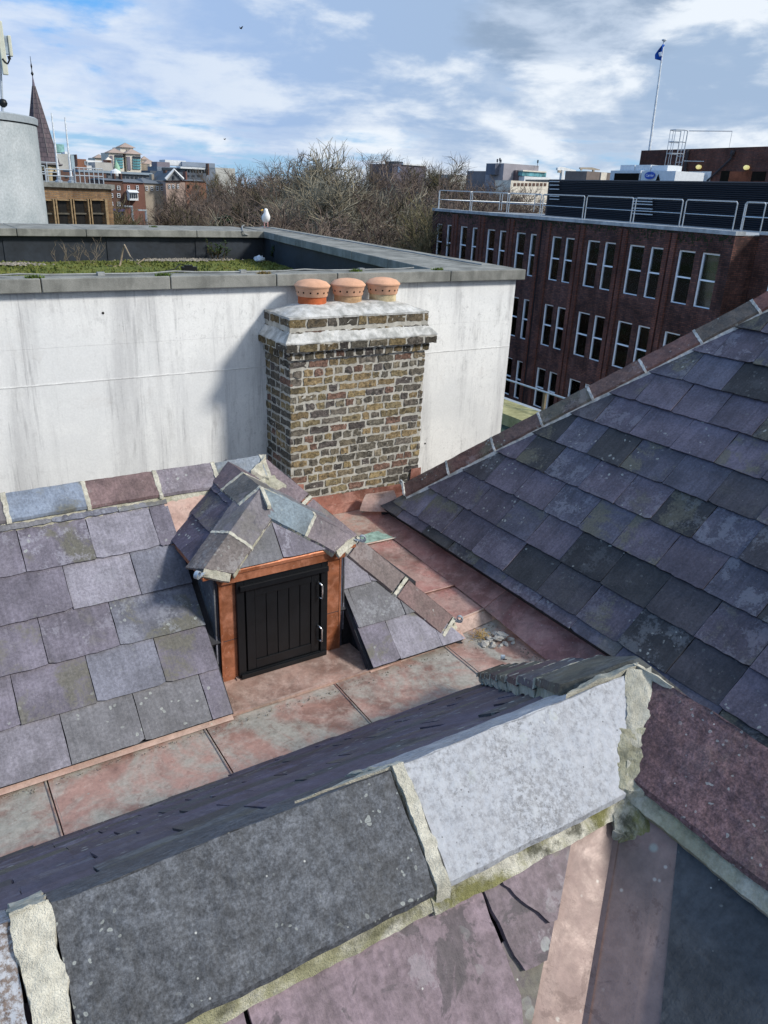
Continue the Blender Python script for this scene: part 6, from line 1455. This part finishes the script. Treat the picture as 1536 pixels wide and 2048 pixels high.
win(t_, 253.5, 298.5, 266, 303, PY + 16, BEIG, None, .4)
box3(t_, 'lower_block', 299, 329, 313, 342, PY, 8, STF, 3); win(t_, 303, 332, 309, 335, PY - 3, DGL, None)
dm_ = thing('green_dome', 'small pale green copper dome in front of the pyramid roofs', 'dome', onY(234, 340, 300)); c = onY(234, 340, 300); sc_m = (onY(241, 340, 300).x - c.x)
mb = MB(); mb.lathe(c, [(sc_m, -25 - 0), (sc_m, 0), (sc_m * .85, 1.0), (sc_m * .5, 2.0), (sc_m * .15, 2.7), (.02, 3.4)], 14); mb.build('dome', GRN_, dm_, smooth=True)
t_, *_ = bbox_building('pale_block', 'plain cream and blue-grey block behind the flagpoles with a green glass box', 111, 142, 308, 240, 6, PALE)
box3(t_, 'side_wing', 141, 310.5, 151, 343, 240, 6, pl('pale_blue_cladding', (.34, .44, .50)), .5); box3(t_, 'glass_box', 112, 288.5, 129.5, 305, 240, 8, simple('green_glass_far', (.20, .36, .34), .2, .3, 0, .3, .6), -6); box3(t_, 'plant_room', 129.6, 303.5, 137, 308, 240, 5, WHF, -2)
box3(t_, 'base', 111, 341, 152, 360, 239, 3, BRN, .5)
t_, *_ = bbox_building('red_block', 'small orange-red brick block right of the flagpoles', 152, 172, 318, 280, 15, ORB); box3(t_, 'parapet', 152, 309, 156, 330, 280, 8, BRN, .5); win(t_, 169, 322, 176, 330, 280, DGL, WF)
t_, *_ = bbox_building('white_block', 'stepped white block between the brick block and pyramid roofs', 172, 208, 321, 300, 8, WHF); box3(t_, 'lower_wing', 190, 325, 226, 343, 290, 12, PALE, 0); win(t_, 178, 326, 186, 334, 300, DGL, None); box3(t_, 'step', 168, 331, 184, 342, 290, 6, WHF, 1)
t_, *_ = bbox_building('brick_tower', 'tiny orange brick tower with pale cap left of the pyramid roofs', 214, 222, 320, 295, 6, ORB); pyr(t_, 213, 223, 320, 314, 294, STF)
for i, (x0, x1, yt, YD, mt, lab) in enumerate(((100, 212, 345, 170, BRN, 'long dark building hidden behind the roof railing'), (153, 215, 340, 200, GREYR, 'grey slate roofed row behind the flagpoles'), (430, 470, 336, 330, PALE, 'pale strip of far buildings left of the tall trees'), (785, 852, 330, 240, pl('dark_mauve_far', (.12, .11, .14)), 'dark flat-roofed offices behind the bare treetops'), (975, 1000, 343, 300, pl('mauve_far2', (.19, .17, .18)), 'mauve brick block left of the grey offices'), (900, 1000, 352, 420, PALE, 'low far row of pale buildings behind the trees'))):
    t_, *_ = bbox_building('distant_building', lab, x0, x1, yt, YD, 15, mt)
    if i == 3: box3(t_, 'roof_plant', 790, 323, 806, 331, YD, 6, DGL, -2); box3(t_, 'roof_slab', 806, 328, 852, 331, YD, 8, WHF, .5); win(t_, 796, 333, 802, 345, YD, pl('blue_strip', (.16, .24, .40)), None)
    if i == 0: win(t_, 130, 350, 136, 356, YD, DGL, None)
# grey offices on the right horizon
t_, *_ = bbox_building('grey_offices', 'mauve-grey windowless office block with teal glass storey on the right horizon', 1008, 1078, 329, 280, 12, pl('mauve_grey', (.27, .26, .29)))
box3(t_, 'end_wall', 991, 328, 1008, 350, 283, 6, pl('slate_end', (.13, .14, .18)), 0); box3(t_, 'dark_face', 1032, 341, 1045, 365, 279, 3, pl('brown_face', (.13, .10, .11)), .4)
box3(t_, 'glass_wing', 1045, 344, 1092, 353, 276, 20, TGL, 0); box3(t_, 'roof_slab', 1046, 341.5, 1093, 344, 276, 20, STF, .6); box3(t_, 'white_wing', 1049, 354, 1100, 372, 275, 20, WHF, 0)
for i in range(16): win(t_, 1052 + i * 3, 359, 1053.5 + i * 3, 364, 275, DGL, None, .2)
t2, *_ = bbox_building('arcade_building', 'low white arcaded building in front of the grey offices', 1022, 1098, 363, 262, 10, STF)
for i in range(9): win(t2, 1028 + i * 7.6, 366, 1032 + i * 7.6, 372, 262, BRN, None, .2)
mb = MB(); 
for x_, yb_ in ((995, 318), (1000, 316), (1002, 319), (1076, 320)):
    c = onY(x_, yb_, 279); mb = MB(); mb.tube([(c.x, c.y, c.z - 3.0), c], .12, 4); mb.box((c.x - .25, c.y - .2, c.z - 1.2), (c.x + .25, c.y + .2, c.z)); mb.build('aerial', DGL, t_)
t_, *_ = bbox_building('distant_building', 'brown and cream flats just left of the white cooling units', 1174, 1222, 344, 300, 15, pl('brown_flats', (.17, .14, .13))); box3(t_, 'stair_tower', 1203, 345, 1212, 362, 300, 4, STF, .5)
for i, (x0, x1, xj0, xj1, yj, YD, lab, mt) in enumerate(((1122, 1123.5, 1115, 1152, 340, 330, 'white tower crane on the horizon', WHF), (1183.5, 1184.6, 1160, 1200, 339, 520, 'faint brown tower crane beyond the flats', BEIG))):
    b0 = onY(x0, 365, YD); tp = onY(x0, yj, YD); t_ = thing('tower_crane', lab, 'crane', (b0.x, YD, -20)); mb = MB(); mb.box((b0.x - .8, YD - .8, -20), (b0.x + .8, YD + .8, tp.z)); mb.build('mast', mt, t_)
    mb = MB(); a = onY(xj0, yj, YD); b_ = onY(xj1, yj + 1, YD); mb.prism([(a.x, YD, tp.z - .2), (b_.x, YD, tp.z - .2), (b_.x, YD, tp.z + .4), (tp.x + 1, YD, tp.z + 1.6), (tp.x - 1, YD, tp.z + 1.6), (a.x, YD, tp.z + 1.0)], (0, 1.2, 0)); mb.build('jib', mt, t_)
    mb = MB(); mb.box((a.x, YD - .8, tp.z - 1.4), (a.x + 2, YD - .01, tp.z - .21)); mb.build('counterweight', BEIG, t_)
for i, (x0, y0, x1, yt, lab) in enumerate(((266, 441, 264.5, 414.5, 'slim street lamp beside the town houses'), (293, 441, 290, 422, 'slim street lamp in front of the trees, right of the other'))):
    LY = 110.0; b0 = onY(x0, y0, LY); zt = onY(x1, yt, LY).z; t_ = thing('street_lamp', lab, 'street lamp', (b0.x, LY, -20))
    mb = MB(); mb.tube([(b0.x, LY, -20), (b0.x, LY, zt)], .14, 6); mb.build('post', GALV, t_); mb = MB(); mb.box((b0.x - 1.0, LY - .2, zt), (b0.x + .1, LY + .2, zt + .18)); mb.build('lamp_head', GALV, t_)

# ================================================================== N. trees
def bark(name, a, b_):
    m, t, b = newmat(name, .95, .1); p = t.n('TexCoord').outputs['Object']; t.set(b, 'Base Color', t.mix(t.ramp(t.noise(p, .5, 5, .6), .35, .65), a, b_)); return m
BK = [bark('brown_twigs', (.095, .075, .056), (.175, .142, .110)), bark('mauve_twigs', (.100, .076, .064), (.175, .138, .118)), bark('olive_twigs', (.095, .088, .050), (.16, .14, .085)), bark('pale_bark', (.17, .15, .11), (.33, .30, .23))]
def tree_mesh(seed, H, spread, mat_tr, ntw=4, tr=.34, up=.35, dens=1.0, tw_r=.016, cat='tree'):
    r_ = random.Random(seed); tm = MB(); cm = MB()
    def br(p, d, L, rad, dep):
        n_ = 4 if dep > 1 else 3; pts = [p.copy()]; rr = [rad]
        for k_ in range(n_):
            d = (d + Vector((r_.gauss(0, .22), r_.gauss(0, .22), r_.gauss(up * .25, .14)))).normalized(); p = p + d * L / n_; pts.append(p.copy()); rr.append(rad * (1 - .55 * (k_ + 1) / n_))
        (tm if dep >= 4 else cm).tube(pts, rr, 5 if dep >= 4 else 3, caps=False)
        if dep == 0: return
        nb = {5: 7, 4: 6, 3: 5, 2: 6, 1: ntw}[dep]; nb = max(2, int(nb * dens + r_.random()))
        for k_ in range(nb):
            t = .3 + .7 * (k_ + r_.random()) / nb; idx = min(n_ - 1, int(t * n_)); q = pts[idx].lerp(pts[idx + 1], t * n_ - idx)
            dd_ = (pts[idx + 1] - pts[idx]).normalized(); o_ = Vector((r_.gauss(0, 1), r_.gauss(0, 1), r_.gauss(.15, .6))); o_ = (o_ - dd_ * o_.dot(dd_)).normalized()
            br(q, (dd_ * r_.uniform(.5, .9) + o_ * spread * r_.uniform(.6, 1.1)).normalized(), L * r_.uniform(.52, .72), max(rad * .52, tw_r), dep - 1)
    br(Vector((0, 0, 0)), Vector((0, 0, 1)), H * tr, H * .020, 5)
    return tm, cm
TRN = []
def tree_proto(seed, H, spread, mi, **k):
    tm, cm = tree_mesh(seed, H, spread, None, **k)
    zmax = max(v[2] for v in cm.v)
    return tm, cm, zmax
PR = []
for i, (sd_, sp, mi, kw) in enumerate(((1, .80, 0, dict(ntw=8, tw_r=.013)), (2, .95, 1, dict(ntw=8, tw_r=.012)), (3, .75, 2, dict(ntw=7, tw_r=.013)), (5, .85, 3, dict(ntw=6, tw_r=.017)), (8, 1.1, 1, dict(ntw=8, up=.1, tw_r=.012)))):
    tm, cm, zm = tree_proto(sd_, 20, sp, mi, **kw); t_ = thing('bare_tree', 'x', 'tree', (0, 0, 0), 'bare trees in the park'); a = tm.build('trunk', BK[mi] if mi != 0 else BK[0], t_); b_ = cm.build('crown', BK[mi], t_); PR.append([t_, a, b_, zm, False])
TYP = {0: 'brown-twigged', 1: 'mauve-twigged', 2: 'olive-branched', 3: 'tall pale-branched', 4: 'broad mauve'}
def place_tree(pi, px, ytop, dist, rot, label):
    P = PR[pi]; q = ray(px, ytop); k_ = dist / math.hypot(q.x, q.y); top = q * k_; H = top.z + 20; s_ = H / P[3]
    if not P[4]: root, kids = P[0], None; P[4] = True
    else:
        root = P[0].copy(); link(root)
        for ch in (P[1], P[2]): c = ch.copy(); link(c); c.parent = root
    root.location = (top.x, top.y, -20); root.scale = (s_, s_, s_); root.rotation_euler = (0, 0, rot); root['label'] = label
rt_ = random.Random(31)
spots = [
 (0, 448, 332, 150), (1, 476, 326, 140), (2, 505, 328, 150), (0, 540, 318, 135), (1, 572, 312, 125), (4, 604, 306, 115), (0, 640, 300, 120), (1, 668, 296, 125), (3, 706, 282, 84), (0, 745, 296, 118), (4, 782, 300, 112), (1, 815, 306, 120), (0, 845, 300, 118), (2, 876, 312, 122), (1, 905, 322, 125), (0, 935, 336, 130), (4, 962, 345, 130), (1, 990, 352, 135), (0, 1020, 366, 135), (1, 1050, 372, 140), (2, 1080, 374, 145),
 (2, 285, 386, 95), (0, 325, 378, 92), (4, 362, 380, 96), (0, 400, 372, 98), (1, 436, 362, 100),
 (1, 470, 352, 92), (2, 515, 350, 88), (0, 560, 346, 82), (4, 600, 344, 80), (1, 648, 342, 76), (3, 690, 318, 70), (3, 742, 336, 66), (0, 780, 340, 74), (1, 815, 350, 72), (4, 850, 345, 74), (2, 800, 372, 60), (2, 720, 366, 56), (0, 855, 380, 60), (1, 620, 372, 62), (1, 900, 362, 80), (0, 560, 384, 62), (0, 400, 396, 74), (2, 340, 402, 76), (0, 300, 404, 80), (4, 760, 392, 52), (1, 680, 394, 54), (1, 940, 372, 85), (4, 985, 378, 90), (0, 1040, 386, 95)]
names_ = ['far row', 'middle row', 'near row']
used = {}
for i, (pi, px, yt, dist) in enumerate(spots):
    if px < 470: where = 'left of the gull'
    elif px < 640: where = 'right of the gull' if px > 540 else 'straight behind the gull'
    elif px < 800: where = 'above the chimney pots'
    elif px < 900: where = 'at the far corner of the brick offices'
    else: where = 'above the brick office railing'
    rw = 'far' if dist > 105 else ('mid-distance' if dist > 70 else 'near')
    tone = ['slender', 'rounded', 'leaning', 'spreading', 'dense', 'ragged', 'upright', 'low']
    key = (pi, where, rw); n_ = used.get(key, 0); used[key] = n_ + 1
    lab = f'{TYP[pi]} {tone[n_ % 8]} bare tree, {rw} row, {where}'
    place_tree(pi, px, yt, dist, rt_.uniform(0, 6.28), lab)
# evergreens among them
EV = simple('evergreen_leaf', (.022, .042, .018), .8, .2, 0, .5, .5)
def evergreen(px, yt, dist, wpx, seed, label):
    r_ = random.Random(seed); q = ray(px, yt); k_ = dist / math.hypot(q.x, q.y); top = q * k_; W_ = wpx * dist / 1539 / 2; t_ = thing('evergreen_tree', label, 'tree', (top.x, top.y, -20)); mb = MB()
    cl = []
    for i in range(26):
        h_ = r_.random() ** .8; z = top.z - 1 - h_ * 9; rad = W_ * (.35 + .65 * min(1, h_ * 2.2)); a = r_.uniform(0, 6.28); rr = rad * r_.uniform(.2, .9); cl.append((Vector((top.x + math.cos(a) * rr, top.y + math.sin(a) * rr, z)), W_ * r_.uniform(.22, .42)))
    for c, R_c in cl:
        for i in range(230):
            v = Vector((r_.gauss(0, 1), r_.gauss(0, 1), r_.gauss(0, .8))).normalized() * R_c * r_.uniform(.6, 1.08); p = c + v; s_ = r_.uniform(.10, .24); a = Vector((r_.gauss(0, 1), r_.gauss(0, 1), r_.gauss(0, 1))).normalized() * s_; b_ = a.cross(Vector((r_.gauss(0, 1), r_.gauss(0, 1), r_.gauss(0, 1)))).normalized() * s_ * .5
            mb.add([p - a, p + b_, p + a, p - b_], [(0, 1, 2, 3)])
    mb.build('crown', EV, t_); mb = MB(); mb.tube([(top.x, top.y, -20), (top.x, top.y, top.z - 4)], [.5, .25], 7); mb.build('trunk', BK[0], t_)
evergreen(488, 388, 84, 74, 1, 'dark evergreen tree left of the gull'); evergreen(450, 404, 78, 50, 2, 'low dark evergreen bush left of the taller evergreen'); evergreen(425, 416, 80, 44, 3, 'small dark evergreen bush at the left end of the evergreens'); evergreen(268, 425, 90, 36, 4, 'dark ivy-clad bush beside the street lamps')
